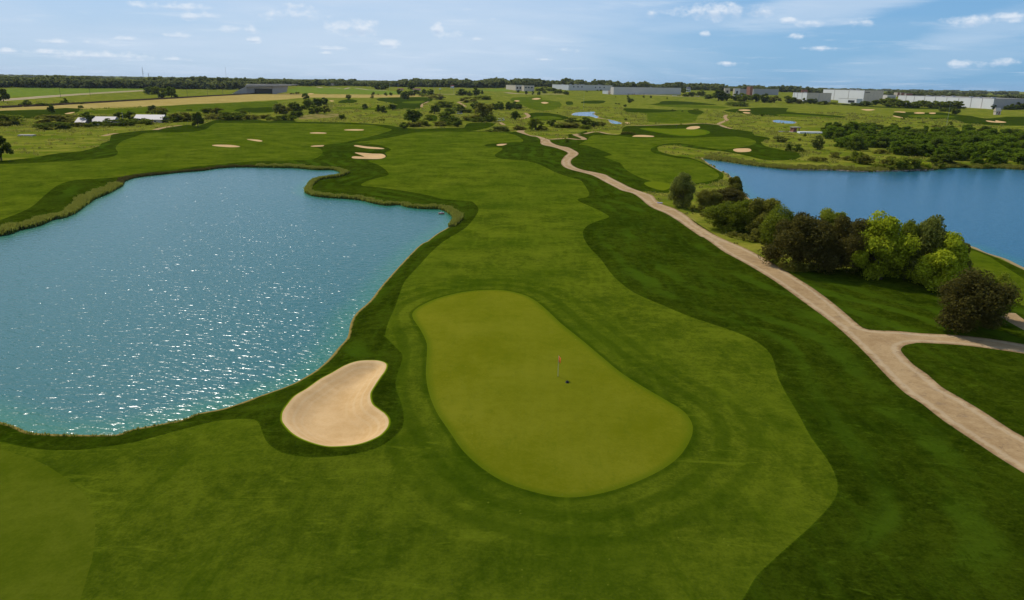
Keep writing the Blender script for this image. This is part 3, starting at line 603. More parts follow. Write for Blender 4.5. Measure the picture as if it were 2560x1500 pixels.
zone('the meadow before the warehouses','T3',[('round','dark',1155,328,382,66),('round','dark',1112,394,421,32),('round','dark',1140,306,330,24),('round','dark',1295,308,332,22),('round','dark',1366,310,334,22),('cone','mid',1525,322,347,18),('round','dark',1120,533,557,26),('low','dark',1580,440,462,28),('low','dark',1600,444,464,24),('low','dark',1678,452,471,20),('low','dark',1810,434,452,40),('low','dark',1052,380,400,24),('low','dark',1022,378,396,20),('cone','mid',1020,315,330,12),('oval','dark',2460,490,518,22)])
zone('the wood right of the factory','T3',[('round','dark',1940,298,345,90),('round','dark',2030,248,362,120),('round','dark',2112,288,362,115),('round','dark',2200,290,362,95),('round','mid',2290,278,372,130),('round','dark',2400,288,374,120),('round','dark',2485,288,382,100),('bush','dark',2215,368,418,170),('round','mid',1860,250,318,90),('round','mid',1770,270,322,90),('round','mid',1690,240,300,80),('round','mid',1700,285,320,60),('bush','dark',2140,372,404,80)])
zone('the office buildings','T3',[('bush','mid',260,232,268,60),('bush','dark',320,226,266,90),('bush','dark',400,232,268,100),('round','mid',470,246,290,60),('round','mid',320,258,288,50),('round','dark',540,260,305,40),('round','dark',265,262,310,34),('round','dark',205,262,308,24),('round','dark',140,262,302,26),('round','mid',430,262,292,60),('round','dark',60,252,285,30),('round','dark',735,262,282,22),('round','dark',840,252,280,20),('round','dark',875,250,280,24),('round','mid',520,262,300,40)])
zone('the big white warehouse','T4',[('round','olive',60,308,382,105),('round','mid',200,308,388,115),('round','dark',245,325,390,85),('cone','dark',350,330,392,55),('round','dark',418,338,394,85),('round','dark',460,338,395,60),('round','dark',515,310,350,42),('bush','dark',545,358,402,90),('low','dark',730,385,407,110),('bush','dark',860,378,412,125),('bush','dark',958,362,416,120),('round','dark',1000,335,372,60),('round','dark',1060,350,405,80),('round','olive',300,345,392,70),('bush','mid',640,370,396,80),('low','dark',0,300,370,60)])
zone('the long white warehouse','T4',[('round','mid',x,t-8,b,w*1.3) for x,t,b,w in ((1130,345,405,90),(1190,335,400,90),(1240,340,415,90),(1290,360,428,85),(1350,365,430,80),(1420,368,430,90),(1480,360,420,90),(1540,362,425,85),(1600,385,435,70),(1650,368,436,90),(1700,372,440,90),(1760,370,440,85),(1830,368,440,100),(1880,372,442,80),(1400,392,432,90),(1200,388,424,100))]+[('cone','dark',1952,362,420,40),('round','dark',2042,385,426,52),('round','dark',2110,385,430,56),('round','dark',2172,395,438,56),('round','dark',2215,395,446,50),('round','dark',2360,400,452,70),('round','dark',2420,385,452,90),('round','dark',2480,368,448,90),('round','dark',2550,365,450,90),('bush','dark',1770,420,470,60),('round','dark',1845,425,496,75),('bush','dark',1735,438,470,80)])
zone('the brick shelter','T4',[('bush','dark',880,570,628,130),('bush','dark',960,563,634,140),('bush','dark',1035,578,642,130),('bush','dark',1100,595,644,75),('bush','dark',210,780,856,58),('bush','dark',288,785,866,84),('low','olive',310,725,757,38),('cone','mid',362,668,716,28),('oval','grey',120,700,770,150),('low','dark',1330,524,548,26),('low','olive',1655,590,625,70),('low','olive',1742,600,626,40),('oval','mid',1796,560,600,34),('bush','mid',1978,585,636,64),('low','dark',1510,568,584,60)])
zone('the far lake shore','M4',[('round','grey',482,228,372,115),('round','mid',615,180,262,110),('bush','mid',880,362,505,120),('bush','olive',1100,362,412,110),('bush','yellow',1270,420,572,200),('bush','mid',1400,430,576,180),('bush','olive',1190,430,545,150),('bush','bright',1545,480,562,95),('bush','mid',1690,474,562,85),('bush','olive',640,388,455,90),('bush','olive',960,420,520,130),('low','olive',780,420,480,120),('low','mid',1130,500,565,160),('low','olive',480,430,490,160),('bush','mid',930,470,515,80),('low','olive',1850,495,545,160),('low','mid',2100,500,545,160)])
cw = {'dark':'dark green','mid':'mid green','olive':'olive green','grey':'grey-green','brown':'bronze','yellow':'yellow-green','bright':'bright green'}
sw = {'round':'rounded tree','oval':'upright tree','cone':'conical tree','bush':'bush','low':'low shrub'}
for z,rows in Z.items():
    ct = {}; 
    rows = sorted(rows,key=lambda r:V[r[0]][0]+r[3]/V[r[0]][2])
    tot = {}
    for r in rows: tot[(r[1],r[2])] = tot.get((r[1],r[2]),0)+1
    for r in rows:
        k2 = (r[1],r[2]); i = ct.get(k2,0); ct[k2] = i+1
        if tot[k2]==1: lb = 'the one %s %s by %s'%(cw[r[2]],sw[r[1]],z)
        else: lb = '%s %s %s from the left by %s'%(ordn(i),cw[r[2]],sw[r[1]],z)
        put(r[1],r[2],r[3],r[4],r[5],r[6],r[0],lb,'plants beside '+z,wmul=1.3)
# --- thicket on the far shore of the lake
cand = []
g = np.random.default_rng(5)
edge = smooth(tr('M4',(640,300),(560,200),(700,170),(1100,200),(1600,225),(1700,200),(2100,215),(2520,240),(3300,260),(3300,530),(2520,560),(2250,548),(1900,538),(1660,528),(1540,485),(1300,420),(1150,395),(1000,350),(860,380),(740,360)),2)
EG = ground(edge)[:,:2]; mn,mx = EG.min(0),EG.max(0); tries = 0
while len(cand)<275 and tries<20000:
    tries += 1; p = g.uniform(mn,mx)
    if inside(p[None],EG)[0] and all((p[0]-q[0])**2+(p[1]-q[1])**2>19 for q in cand): cand.append(p)
cand.sort(key=lambda p:math.hypot(p[0],p[1]))
pa = np.array(cand); hz = H(pa)
print('thicket',len(cand))
for i,(p,z) in enumerate(zip(cand,hz)):
    o = link('thicket_tree',PROTO['wood%d'%(i%3)],loc=(p[0],p[1],z-.6),label='dark green tree packed into the dense thicket on the far lake shore',cat='tree',group='trees of the dense thicket beyond the lake')
    s = g.uniform(9,13); o.scale = (s,s,g.uniform(4.8,7.6)); o.rotation_euler[2] = g.uniform(0,6.28)
    o.material_slots[0].link = 'OBJECT'; o.material_slots[0].material = LM['wood'] if i%5 else LM['dark']
# --- far treeline
def woods(name,rows,label,mats,seed=3):
    g = np.random.default_rng(seed); vs=[];fs=[];nv=0
    bases = [crown_geo(400+i,8,170,.11,'round') for i in range(4)]
    for (x,y,z,w,h) in rows:
        v,f = bases[g.integers(0,4)]; a = g.uniform(0,6.28); R = np.array([[math.cos(a),-math.sin(a),0],[math.sin(a),math.cos(a),0],[0,0,1]])
        q = v.copy(); q[:,2] = q[:,2]*1.15-.12
        vs.append((q@R.T)*[w,w,h]+[x,y,z]); fs.append(f+nv); nv += len(v)
    me = meshdata(name,np.concatenate(vs),np.concatenate(fs),mats)
    return link(name,me,label=label,cat='woodland',kind='stuff')
prof = []
for vw,l in (('T1',[(-700,90),(-300,95),(0,100),(130,125),(200,112),(350,128),(550,105),(700,122),(900,125),(1100,133),(1300,140),(1500,125),(1750,125),(2000,122),(2200,135),(2400,130),(2510,142)]),
 ('T2',[(10,130),(80,135),(150,155),(300,145),(500,158),(650,140),(850,146),(1000,160),(1150,165),(1250,170),(1400,155),(1600,145),(1850,140),(2000,145),(2150,162),(2250,158),(2400,135),(2510,150)]),
 ('T3',[(10,150),(60,140),(130,138),(180,150),(220,138),(350,146),(450,156),(550,143),(700,150),(770,172),(820,155),(950,165),(1050,170),(1200,178),(1350,176),(1450,190),(1530,178),(1650,180),(1750,188),(1800,190),(1870,176),(1900,178),(1950,200),(2080,200),(2110,216),(2200,222),(2260,210),(2300,206),(2450,206)]),
 ('T4',[(0,205),(120,208),(250,212),(360,222),(450,232),(530,240),(650,262),(1130,275),(1200,278),(1300,268),(1400,270),(1500,260),(1600,268),(1700,282),(1750,275),(1850,285),(1900,280),(2000,292),(2100,294),(2200,300),(2350,312),(2520,298),(2900,305),(3600,330)])):
    for p in l: prof.append(tr(vw,p)[0])
prof = np.array(prof)
g = np.random.default_rng(9)
def treeline(px0,px1,dist,dw,hmax,dens,seed):
    rows = []; g = np.random.default_rng(seed); x = px0
    while x<px1:
        D = dist+g.uniform(-dw,dw); d = dirs([(x,210)])[0]; hd = np.hypot(d[0],d[1]); P = np.array([d[0]/hd*D,d[1]/hd*D,0]); P[2] = U(P[0],P[1])
        ty = np.interp(x,prof[:,0],prof[:,1])+g.uniform(-.8,4.5)+2.2*math.sin(x/9+2*math.sin(x/23))+1.2*math.sin(x/4.1+seed)
        # height needed
        dep = float((P-C0)@FW); pyb = proj(P)[1]; h = (pyb-ty)/F*dep*1.0
        h = max(7,min(h,hmax)); w = g.uniform(22,38)*(D/1800)**.5
        rows.append((P[0],P[1],P[2],w,h)); x += dens*g.uniform(.5,1.3)
    return rows
woods('distant_woods',treeline(-250,700,1750,60,40,6,1)+treeline(-250,700,1850,60,40,7,2)+treeline(-250,690,1690,30,17,6,12),'belt of mature trees along the horizon left of the overpass',[LM['far']],1)
woods('distant_woods',treeline(700,1290,2150,80,45,4.5,3)+treeline(690,1300,2050,60,30,5,4)+treeline(985,1240,2020,40,34,5,14),'belt of trees along the horizon behind the flagpoles',[LM['far']],2)
woods('distant_woods',treeline(1290,1930,2300,80,45,4.5,5)+treeline(1290,1800,2200,60,28,6,6),'belt of trees along the horizon behind the grey warehouses',[LM['far']],3)
woods('distant_woods',treeline(1930,2750,2500,90,40,4.5,7)+treeline(2200,2750,2300,60,16,7,8),'belt of trees along the horizon behind the white warehouses',[LM['far']],4)
woods('distant_woods',[(x,4200+math.sin(x)*150,0,60,22) for x in np.arange(-3200,3800,26)]+[(x,6800+math.sin(x)*150,0,90,22) for x in np.arange(-5200,6000,45)],'faint farthest line of woods on the horizon',[LM['far']],5)
# --- blades: reeds, bank growth, meadow tufts
def blades(name,pos,hh,ww,nb,material,label,cat,seed=1,lean=.35):
    g = np.random.default_rng(seed); n = len(pos); P = np.repeat(pos,nb,0); h = np.repeat(hh,nb)*g.uniform(.6,1.15,n*nb); w = np.repeat(ww,nb)
    a = g.uniform(0,6.283,n*nb); off = np.stack([np.cos(a),np.sin(a)],1)*(w*.9*np.sqrt(g.random(n*nb)))[:,None]; P = P.copy(); P[:,:2] += off
    a2 = g.uniform(0,6.283,n*nb); t = np.stack([np.cos(a2),np.sin(a2),np.zeros(n*nb)],1)*(w*.30)[:,None]
    ld = g.normal(size=(n*nb,2))*(h*lean*.6)[:,None]
    top = P.copy(); top[:,:2] += ld; top[:,2] += h; P[:,2] -= .08
    md = (P+top)/2; md[:,:2] -= ld*.12
    v = np.stack([P-t*.6,P+t*.6,md+t,top,md-t],1).reshape(-1,3); b = np.arange(n*nb)[:,None]*5
    f = b+np.array([[0,1,2,3,4]]); me = meshdata(name,v,f,[material])
    return link(name,me,label=label,cat=cat,kind='stuff')
def along(pts,w0,w1,n,seed):
    s = ground_shore(pts); g = np.random.default_rng(seed)
    seg = np.linalg.norm(np.diff(s,axis=0),axis=1); cum = np.r_[0,np.cumsum(seg)]; t = g.uniform(0,cum[-1],n)
    i = np.clip(np.searchsorted(cum,t)-1,0,len(seg)-1); f = (t-cum[i])/seg[i]
    p = s[i]+(s[i+1]-s[i])*f[:,None]; d = (s[i+1]-s[i])/seg[i][:,None]; nn = np.stack([-d[:,1],d[:,0]],1)
    wob = .72+.14*np.sin(t/2.3)*np.sin(t/1.1+1)+.14*np.sin(t/7)+.12*np.sin(t/.7)
    q = p+nn*(w0+(w1*np.clip(wob,.25,1.2)-w0)*g.random(n)**.8)[:,None]
    h,ds = H(q,True); k = ds>.05
    return np.column_stack([q,h])[k],wob[k]
def ground_shore(pts): return unz(smooth(pts,3,False),W)[:,:2]
sh = shore1
i0 = [i for i,p in enumerate(sh)]
A1 = sh[1:14]; A2 = sh[13:24]; A3 = sh[23:29]; A4 = sh[28:47]
for nm,pts_,w1,hh,ww,n,mt,lb,sd in (('reed_bed',A1,2.9,.95,.4,9000,'reed','band of tall yellowish reeds along the left bank of the pond',1),
  ('bank_growth',A2,1.6,.6,.35,5000,'under','thin dark bank growth along the far bank of the pond',2),
  ('reed_bed',A3,2.8,.9,.42,5200,'reed','reeds round the back corner of the pond inlet',3),
  ('reed_bed',A4,1.9,.85,.4,10000,'reed','reeds wrapping the grassy point that juts into the pond',4),
  ('bank_growth',A1,1.2,.6,.3,2500,'under','brown growth at the waterline of the left bank',6),
  ('bank_growth',A4,.9,.5,.3,2500,'under','brown growth at the waterline of the grassy point',7)):
    p,wob = along(pts_,0,w1,n,sd)
    # keep on the land side
    blades(nm,p,hh*np.clip(.6+.6*wob,.5,1.3),np.full(len(p),ww),4,LM[mt],lb,'reeds',sd)
p,wob = along(shore2[0:18],0,5,9000,8)
blades('bank_growth',p,.9*np.clip(.6+.6*wob,.5,1.3),np.full(len(p),.55),4,LM['tuft'],'tall grass on the far bank of the lake','reeds',8)
p,wob = along(shore1[62:],.0,.35,700,9)
blades('bank_growth',p,np.full(len(p),.22),np.full(len(p),.12),4,LM['reed'],'sparse yellow weeds on the near bank of the pond','weeds',9)
g = np.random.default_rng(21); n = 190000
rr = np.exp(g.uniform(math.log(95),math.log(950),n)); az = g.uniform(-.75,.75,n); P = np.stack([rr*np.sin(az),rr*np.cos(az)],1)
lb_ = classify(P); clump = np.sin(P[:,0]/7+np.sin(P[:,1]/11)*2)*np.sin(P[:,1]/9+np.sin(P[:,0]/13)*2)+g.normal(size=n)*.5
k = (lb_==0)&(clump>.7); P = P[k]; rr = rr[k]; hh,ds = H(P,True); ok = ds>.3
P3 = np.column_stack([P,hh])[ok]; rr = rr[ok]; print('tufts',len(P3))
s = (.35+.0016*rr)*g.uniform(.6,1.5,len(rr))
blades('meadow_tufts',P3,s*.6,s*.8,5,LM['tuft'],'tall tufted prairie grass filling the unmown ground','grass',22,.5)
# shore rocks
def rocks(pts_,n,seed,lb,sz):
    p,_ = along(pts_,-.3,.6,n,seed); g = np.random.default_rng(seed); vs=[];fs=[];nv=0
    base = np.array([(x,y,z) for x in(-1,1) for y in(-1,1) for z in(-1,1)],float)
    fc = [(0,1,3,2),(4,6,7,5),(0,4,5,1),(2,3,7,6),(0,2,6,4),(1,5,7,3)]
    for q in p:
        v = base*g.uniform(.5,1.1,(8,3))*g.uniform(.5,1.3)*sz; vs.append(v*[1,1,.7]+q); fs += [tuple(i+nv for i in f) for f in fc]; nv += 8
    me = meshdata('shore_rocks',np.concatenate(vs),fs,[plain('shore_rock',(.38,.28,.21,1),.9,0,.2,1.0)])
    link('shore_rocks',me,label=lb,cat='rocks',kind='stuff')
rocks(shore2[5:12],420,31,'pale reddish rocks along the far waterline of the lake',.5)
# ------------------------------------------------------------------ built things
def M2(*c,**k): return plain(*c,**k)
MW = plain('white_cladding',(.74,.72,.68,1),.7,0,.04,.05); MG = plain('grey_and_shaded_cladding',(.70,.62,.52,1),.7,0,.06,.05); MDG = plain('dark_grey_and_shaded_cladding',(.46,.41,.36,1),.7,0,.06,.05)  # the greys also serve as shaded sides of white buildings, shade put into colour
MR = plain('grey_roof',(.42,.40,.38,1),.8,0,.06,.05); MGL = plain('dark_glazing_and_shade',(.03,.035,.04,1),.2,0,.05,.1); MTAN = plain('tan_brick_and_shaded_wall',(.66,.54,.40,1),.85,0,.1,.3)  # tan also colours shaded warehouse sides, dark glazing the shade under the overpass
MCON = plain('concrete',(.40,.36,.32,1),.85,0,.12,.1); MCONL = plain('pale_concrete',(.45,.40,.34,1),.85,0,.1,.1); MPOLE = plain('pole_metal',(.45,.44,.42,1),.5,.3); MWOODP = plain('pole_wood',(.10,.08,.06,1),.9)
MBLK = plain('black_rubber',(.02,.02,.02,1),.7); MRED = plain('red_cloth',(.65,.06,.03,1),.7); MORG = plain('orange_cloth',(.85,.25,.12,1),.7); MWHT = plain('white_paint',(.8,.79,.76,1),.5,0,.03); MPR = plain('pale_metal_roof',(.36,.30,.27,1),.6,0,.08,.1)
MBRK = plain('brick_red',(.36,.15,.09,1),.9,0,.12,.5); MBLU = plain('blue_cloth',(.05,.08,.35,1),.8); MCUP = plain('cup_and_shadow_black',(.01,.01,.01,1),.8)
class MB:
    def __init__(s): s.v=[]; s.f=[]
    def hexa(s,pts):
        b=len(s.v); s.v+=[tuple(map(float,p)) for p in pts]; s.f += [tuple(b+i for i in f) for f in ((3,2,1,0),(4,5,6,7),(0,1,5,4),(1,2,6,5),(2,3,7,6),(3,0,4,7))]; return s
    def box(s,c,d,yaw=0):
        x,y,z=[q/2 for q in d]; cs,sn=math.cos(yaw),math.sin(yaw); P=[]
        for zz in(-z,z):
            for a,b in((-x,-y),(x,-y),(x,y),(-x,y)): P.append((c[0]+a*cs-b*sn,c[1]+a*sn+b*cs,c[2]+zz))
        return s.hexa(P)
    def tube(s,a,b,ra,rb=None,n=8):
        rb = ra if rb is None else rb; a=np.array(a,float);b=np.array(b,float);d=b-a;d/=np.linalg.norm(d);x=np.cross(d,[.31,.9,.17]);x/=np.linalg.norm(x);y=np.cross(d,x);k=len(s.v)
        for q,r_ in((a,ra),(b,rb)):
            for i in range(n): t=i*2*math.pi/n; s.v.append(tuple(q+r_*(math.cos(t)*x+math.sin(t)*y)))
        s.f += [(k+i,k+(i+1)%n,k+n+(i+1)%n,k+n+i) for i in range(n)]+[tuple(k+i for i in range(n))[::-1],tuple(k+n+i for i in range(n))]
        return s
    def build(s,name,m,parent=None,**k):
        return link(name,meshdata(name,s.v,s.f,[m]),parent,**k)
def solve_len(P,d,xt):
    k_ = (xt-1280)/F; q = P-C0; d = np.array([d[0],d[1],0.0])
    return -((q@RT)-k_*(q@FW))/((d@RT)-k_*(d@FW))
def block(view,xl,xc,xr,yc,top,theta,label,wl=MW,wr=MG,dist=None,windows=(),pil=(),group=None,name='warehouse',roofm=None,cat='building',bands=()):  # default white and grey walls put sunlit and shaded sides into the colour
    """box building: lit left face runs back-left from the near corner, shaded right face runs right; paired wall colours paint that contrast in"""
    (cx,cy),(_,ty) = tr(view,(xc,yc),(xc,top)); lx = tr(view,(xl,0))[0][0]; rx = tr(view,(xr,0))[0][0]
    if dist is None: P = ground([(cx,cy)])[0]
    else:
        d = dirs([(cx,cy)])[0]; hd = math.hypot(d[0],d[1]); P = np.array([d[0]/hd*dist,d[1]/hd*dist,0]); P[2] = H(P[None])[0]
    th = math.radians(theta); dl = np.array([-math.sin(th),math.cos(th)]); dr = np.array([math.cos(th),math.sin(th)])
    L = abs(solve_len(P,dl,lx)); Rr = abs(solve_len(P,dr,rx))
    if L<4: L=12
    L = min(L,260); Rr = min(Rr,420)
    lo,hi_ = 1,80
    for _ in range(30):
        m_=(lo+hi_)/2
        if proj(P+[0,0,m_])[1]>ty: lo=m_
        else: hi_=m_
    h = lo; print(label[:40],'D %.0f L %.0f R %.0f h %.1f'%(math.hypot(P[0],P[1]),L,Rr,h)); root = link(name,None,loc=P,label=label,cat=cat,group=group)
    def w3(a,b,z): q = dl*a+dr*b; return (q[0],q[1],z)
    T = .4
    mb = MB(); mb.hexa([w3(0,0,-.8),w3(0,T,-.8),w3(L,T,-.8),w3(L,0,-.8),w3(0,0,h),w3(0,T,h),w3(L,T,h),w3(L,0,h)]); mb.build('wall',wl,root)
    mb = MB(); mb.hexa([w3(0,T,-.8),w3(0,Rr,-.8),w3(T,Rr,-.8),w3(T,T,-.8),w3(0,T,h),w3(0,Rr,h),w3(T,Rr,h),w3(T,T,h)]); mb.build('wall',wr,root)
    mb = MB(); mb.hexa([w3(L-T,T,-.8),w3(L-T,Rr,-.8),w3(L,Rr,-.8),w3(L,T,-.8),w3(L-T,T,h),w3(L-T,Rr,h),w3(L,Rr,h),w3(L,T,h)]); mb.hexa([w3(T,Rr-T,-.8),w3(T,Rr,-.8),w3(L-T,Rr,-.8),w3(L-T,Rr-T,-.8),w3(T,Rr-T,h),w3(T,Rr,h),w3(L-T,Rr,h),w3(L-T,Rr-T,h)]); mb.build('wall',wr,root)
    mb = MB(); mb.hexa([w3(T,T,h-1.2),w3(T,Rr-T,h-1.2),w3(L-T,Rr-T,h-1.2),w3(L-T,T,h-1.2),w3(T,T,h-.5),w3(T,Rr-T,h-.5),w3(L-T,Rr-T,h-.5),w3(L-T,T,h-.5)]); rf = mb.build('roof',roofm or MR,root)
    cp = MB()
    cp.hexa([w3(-.25,-.25,h),w3(-.25,Rr+.25,h),w3(.7,Rr+.25,h),w3(.7,-.25,h),w3(-.25,-.25,h+.35),w3(-.25,Rr+.25,h+.35),w3(.7,Rr+.25,h+.35),w3(.7,-.25,h+.35)])
    cp.hexa([w3(.7,-.25,h),w3(.7,.7,h),w3(L,.7,h),w3(L,-.25,h),w3(.7,-.25,h+.35),w3(.7,.7,h+.35),w3(L,.7,h+.35),w3(L,-.25,h+.35)]); cp.build('parapet',MCONL,root)
    for f in windows:   # (side, start frac, end frac, z0 frac, z1 frac)
        sd,a,b,z0,z1 = f; mb = MB()
        if sd=='R': mb.hexa([w3(-.15,a*Rr,z0*h),w3(-.15,b*Rr,z0*h),w3(.2,b*Rr,z0*h),w3(.2,a*Rr,z0*h),w3(-.15,a*Rr,z1*h),w3(-.15,b*Rr,z1*h),w3(.2,b*Rr,z1*h),w3(.2,a*Rr,z1*h)])
        else: mb.hexa([w3(a*L,-.15,z0*h),w3(a*L,.2,z0*h),w3(b*L,.2,z0*h),w3(b*L,-.15,z0*h),w3(a*L,-.15,z1*h),w3(a*L,.2,z1*h),w3(b*L,.2,z1*h),w3(b*L,-.15,z1*h)])
        mb.build('window',MGL,root)
    for f in pil:
        sd,a = f; mb = MB(); e_ = .5
        if sd=='R': mb.hexa([w3(-.3,a*Rr-e_,-.8),w3(-.3,a*Rr+e_,-.8),w3(-.003,a*Rr+e_,-2),w3(-.003,a*Rr-e_,-2),w3(-.3,a*Rr-e_,h-.4),w3(-.3,a*Rr+e_,h-.4),w3(-.003,a*Rr+e_,h-.4),w3(-.003,a*Rr-e_,h-.4)])
        else: mb.hexa([w3(a*L-e_,-.3,-2),w3(a*L-e_,-.003,-2),w3(a*L+e_,-.003,-2),w3(a*L+e_,-.3,-2),w3(a*L-e_,-.3,h-.4),w3(a*L-e_,-.003,h-.4),w3(a*L+e_,-.003,h-.4),w3(a*L+e_,-.3,h-.4)])
        mb.build('downpipe',MDG,root)
    rg = np.random.default_rng(int(abs(xc))); 
    for i in range(int(min(8,Rr*L/1500))):
        a,b = rg.uniform(.15,.85,2); q = dl*a*L+dr*b*Rr; MB().box((q[0],q[1],h+.3),(rg.uniform(3,6),rg.uniform(2.5,4),1.9),th).build('rooftop_unit',MPOLE,rf)
    return root
WH='warehouses and offices beyond the course'
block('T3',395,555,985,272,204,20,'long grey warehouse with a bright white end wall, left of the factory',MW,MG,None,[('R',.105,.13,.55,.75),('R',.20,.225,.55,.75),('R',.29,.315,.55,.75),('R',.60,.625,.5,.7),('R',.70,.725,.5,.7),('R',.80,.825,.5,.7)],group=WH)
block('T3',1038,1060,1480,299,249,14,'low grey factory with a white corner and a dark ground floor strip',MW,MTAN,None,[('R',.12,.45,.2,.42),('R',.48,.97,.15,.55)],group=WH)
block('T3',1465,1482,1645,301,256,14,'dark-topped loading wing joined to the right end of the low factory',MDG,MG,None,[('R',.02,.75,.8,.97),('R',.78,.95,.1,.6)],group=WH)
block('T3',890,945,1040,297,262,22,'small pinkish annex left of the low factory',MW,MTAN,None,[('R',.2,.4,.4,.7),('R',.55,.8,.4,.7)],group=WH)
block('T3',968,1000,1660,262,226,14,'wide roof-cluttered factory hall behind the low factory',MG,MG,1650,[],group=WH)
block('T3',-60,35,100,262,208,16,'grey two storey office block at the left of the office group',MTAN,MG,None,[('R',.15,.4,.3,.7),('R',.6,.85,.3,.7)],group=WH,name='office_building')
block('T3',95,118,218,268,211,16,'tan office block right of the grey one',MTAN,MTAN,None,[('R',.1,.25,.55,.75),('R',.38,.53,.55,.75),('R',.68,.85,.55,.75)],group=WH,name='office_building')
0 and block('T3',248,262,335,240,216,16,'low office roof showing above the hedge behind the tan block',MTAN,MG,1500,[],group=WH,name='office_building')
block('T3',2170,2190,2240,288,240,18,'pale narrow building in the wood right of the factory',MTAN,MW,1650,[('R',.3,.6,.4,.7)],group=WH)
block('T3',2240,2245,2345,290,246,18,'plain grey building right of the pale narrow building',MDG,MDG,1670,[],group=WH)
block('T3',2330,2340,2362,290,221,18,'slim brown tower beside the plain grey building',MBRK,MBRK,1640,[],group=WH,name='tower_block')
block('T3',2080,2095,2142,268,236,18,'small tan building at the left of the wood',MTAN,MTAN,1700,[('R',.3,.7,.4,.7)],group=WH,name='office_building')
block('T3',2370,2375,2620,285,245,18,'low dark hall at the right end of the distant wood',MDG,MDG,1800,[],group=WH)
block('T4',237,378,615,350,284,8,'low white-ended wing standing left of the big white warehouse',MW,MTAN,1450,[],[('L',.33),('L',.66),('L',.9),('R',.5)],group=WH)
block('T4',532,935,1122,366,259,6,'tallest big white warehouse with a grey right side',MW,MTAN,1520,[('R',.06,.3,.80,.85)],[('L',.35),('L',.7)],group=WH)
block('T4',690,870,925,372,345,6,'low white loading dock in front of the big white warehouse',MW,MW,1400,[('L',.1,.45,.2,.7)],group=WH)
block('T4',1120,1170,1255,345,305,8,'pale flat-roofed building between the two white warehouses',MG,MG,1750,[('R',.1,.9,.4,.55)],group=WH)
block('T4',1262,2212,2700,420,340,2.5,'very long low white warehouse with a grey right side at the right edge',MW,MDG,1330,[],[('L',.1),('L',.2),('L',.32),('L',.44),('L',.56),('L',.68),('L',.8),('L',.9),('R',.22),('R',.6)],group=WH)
for i,(x0,x1,t,b) in enumerate([(1265,1300,280,300),(1300,1345,283,302),(1350,1420,290,308)]): block('T4',x0,x0+8,x1,b,t,15,['left','middle','right'][i]+' of three small pink-grey houses behind the long white warehouse',MTAN,MBRK,2100,group=WH,name='small_house',roofm=MBRK)
# pitched roof houses
def house(view,x0,x1,base,top,label,wm=MWHT,rm=MPR,yaw=0,name='farmhouse',depth=4.,eave=.55,sides=2,dist=None):
    (a,b),(c,_),(_,ty) = tr(view,(x0,base),(x1,base),(x0,top))
    if dist is None: P = ground([((a+c)/2,b)])[0]
    else:
        d = dirs([((a+c)/2,b)])[0]; hd = math.hypot(d[0],d[1]); P = np.array([d[0]/hd*dist,d[1]/hd*dist,0]); P[2]=H(P[None])[0]
    dep = float((P-C0)@FW); L = (c-a)*dep/F; lo,hi_=1,60
    for _ in range(30):
        m_=(lo+hi_)/2
        if proj(P+[0,depth*.5,m_])[1]>ty: lo=m_
        else: hi_=m_
    h=lo; e_=h*eave; root = link(name,None,loc=P,label=label,cat='building'); root.rotation_euler[2] = yaw
    mb = MB(); mb.box((0,depth/2,(e_-2)/2),(L,depth,e_+2)); mb.build('wall',wm,root)
    o=.5; v=[(-L/2-o,-o,e_-.1),(L/2+o,-o,e_-.1),(L/2+o,depth+o,e_-.1),(-L/2-o,depth+o,e_-.1),(-L/2-o,depth/2,h),(L/2+o,depth/2,h)]
    mb = MB(); mb.v=v; mb.f=[(0,1,5,4),(2,3,4,5),(3,0,4),(1,2,5),(3,2,1,0)]; mb.build('roof',rm,root)
    n = max(2,int(L/6))
    for i in range(n):
        x = -L/2+(i+.5)*L/n; MB().box((x,-.02,e_*.5),(1.2,.12,e_*.35)).build('window',MGL,root)
    MB().box((L*.32/n,-.03,e_*.4),(1.1,.14,e_*.8)).build('door',MBRK,root)
    return root
house('T1',750,835,605,527,'left section of the long low building with a pale metal roof',MTAN,MPR,.12,'barn',11,.45)
house('T1',915,1110,600,517,'middle section of the long low building behind the shrubs',MTAN,MPR,.12,'barn',11,.45)
house('T1',1330,1590,580,498,'right and longest section of the long low building with a pale metal roof',MTAN,MPR,.12,'barn',12,.45)
house('T1',1745,1785,244,214,'small white farmhouse right of the highway trees',MWHT,MPR,.2)
house('T2',690,775,216,192,'low grey farmhouse on the rise right of the overpass',MTAN,MPR,.1)
house('T2',1915,1950,238,210,'white house under the trees behind the flagpole',MWHT,MBRK,.1,name='white_house')
house('T2',1395,1450,262,240,'low red-roofed building, left of two at the foot of the woods',MTAN,MBRK,.05,name='roadside_building')
house('T2',1545,1620,264,240,'low red-roofed building, right of two at the foot of the woods',MTAN,MBRK,.05,name='roadside_building')
house('T3',1720,1760,248,226,'white gabled house right of the factory',MWHT,MPR,.3,dist=2000)
house('T4',330,390,285,252,'pinkish house on the wooded slope left of the big white warehouse',MTAN,MBRK,.2,dist=1900)
house('T4',2250,2300,440,430,'small tan pump house below the grey end of the long warehouse',MTAN,MTAN,.1,dist=1050,name='pump_house')
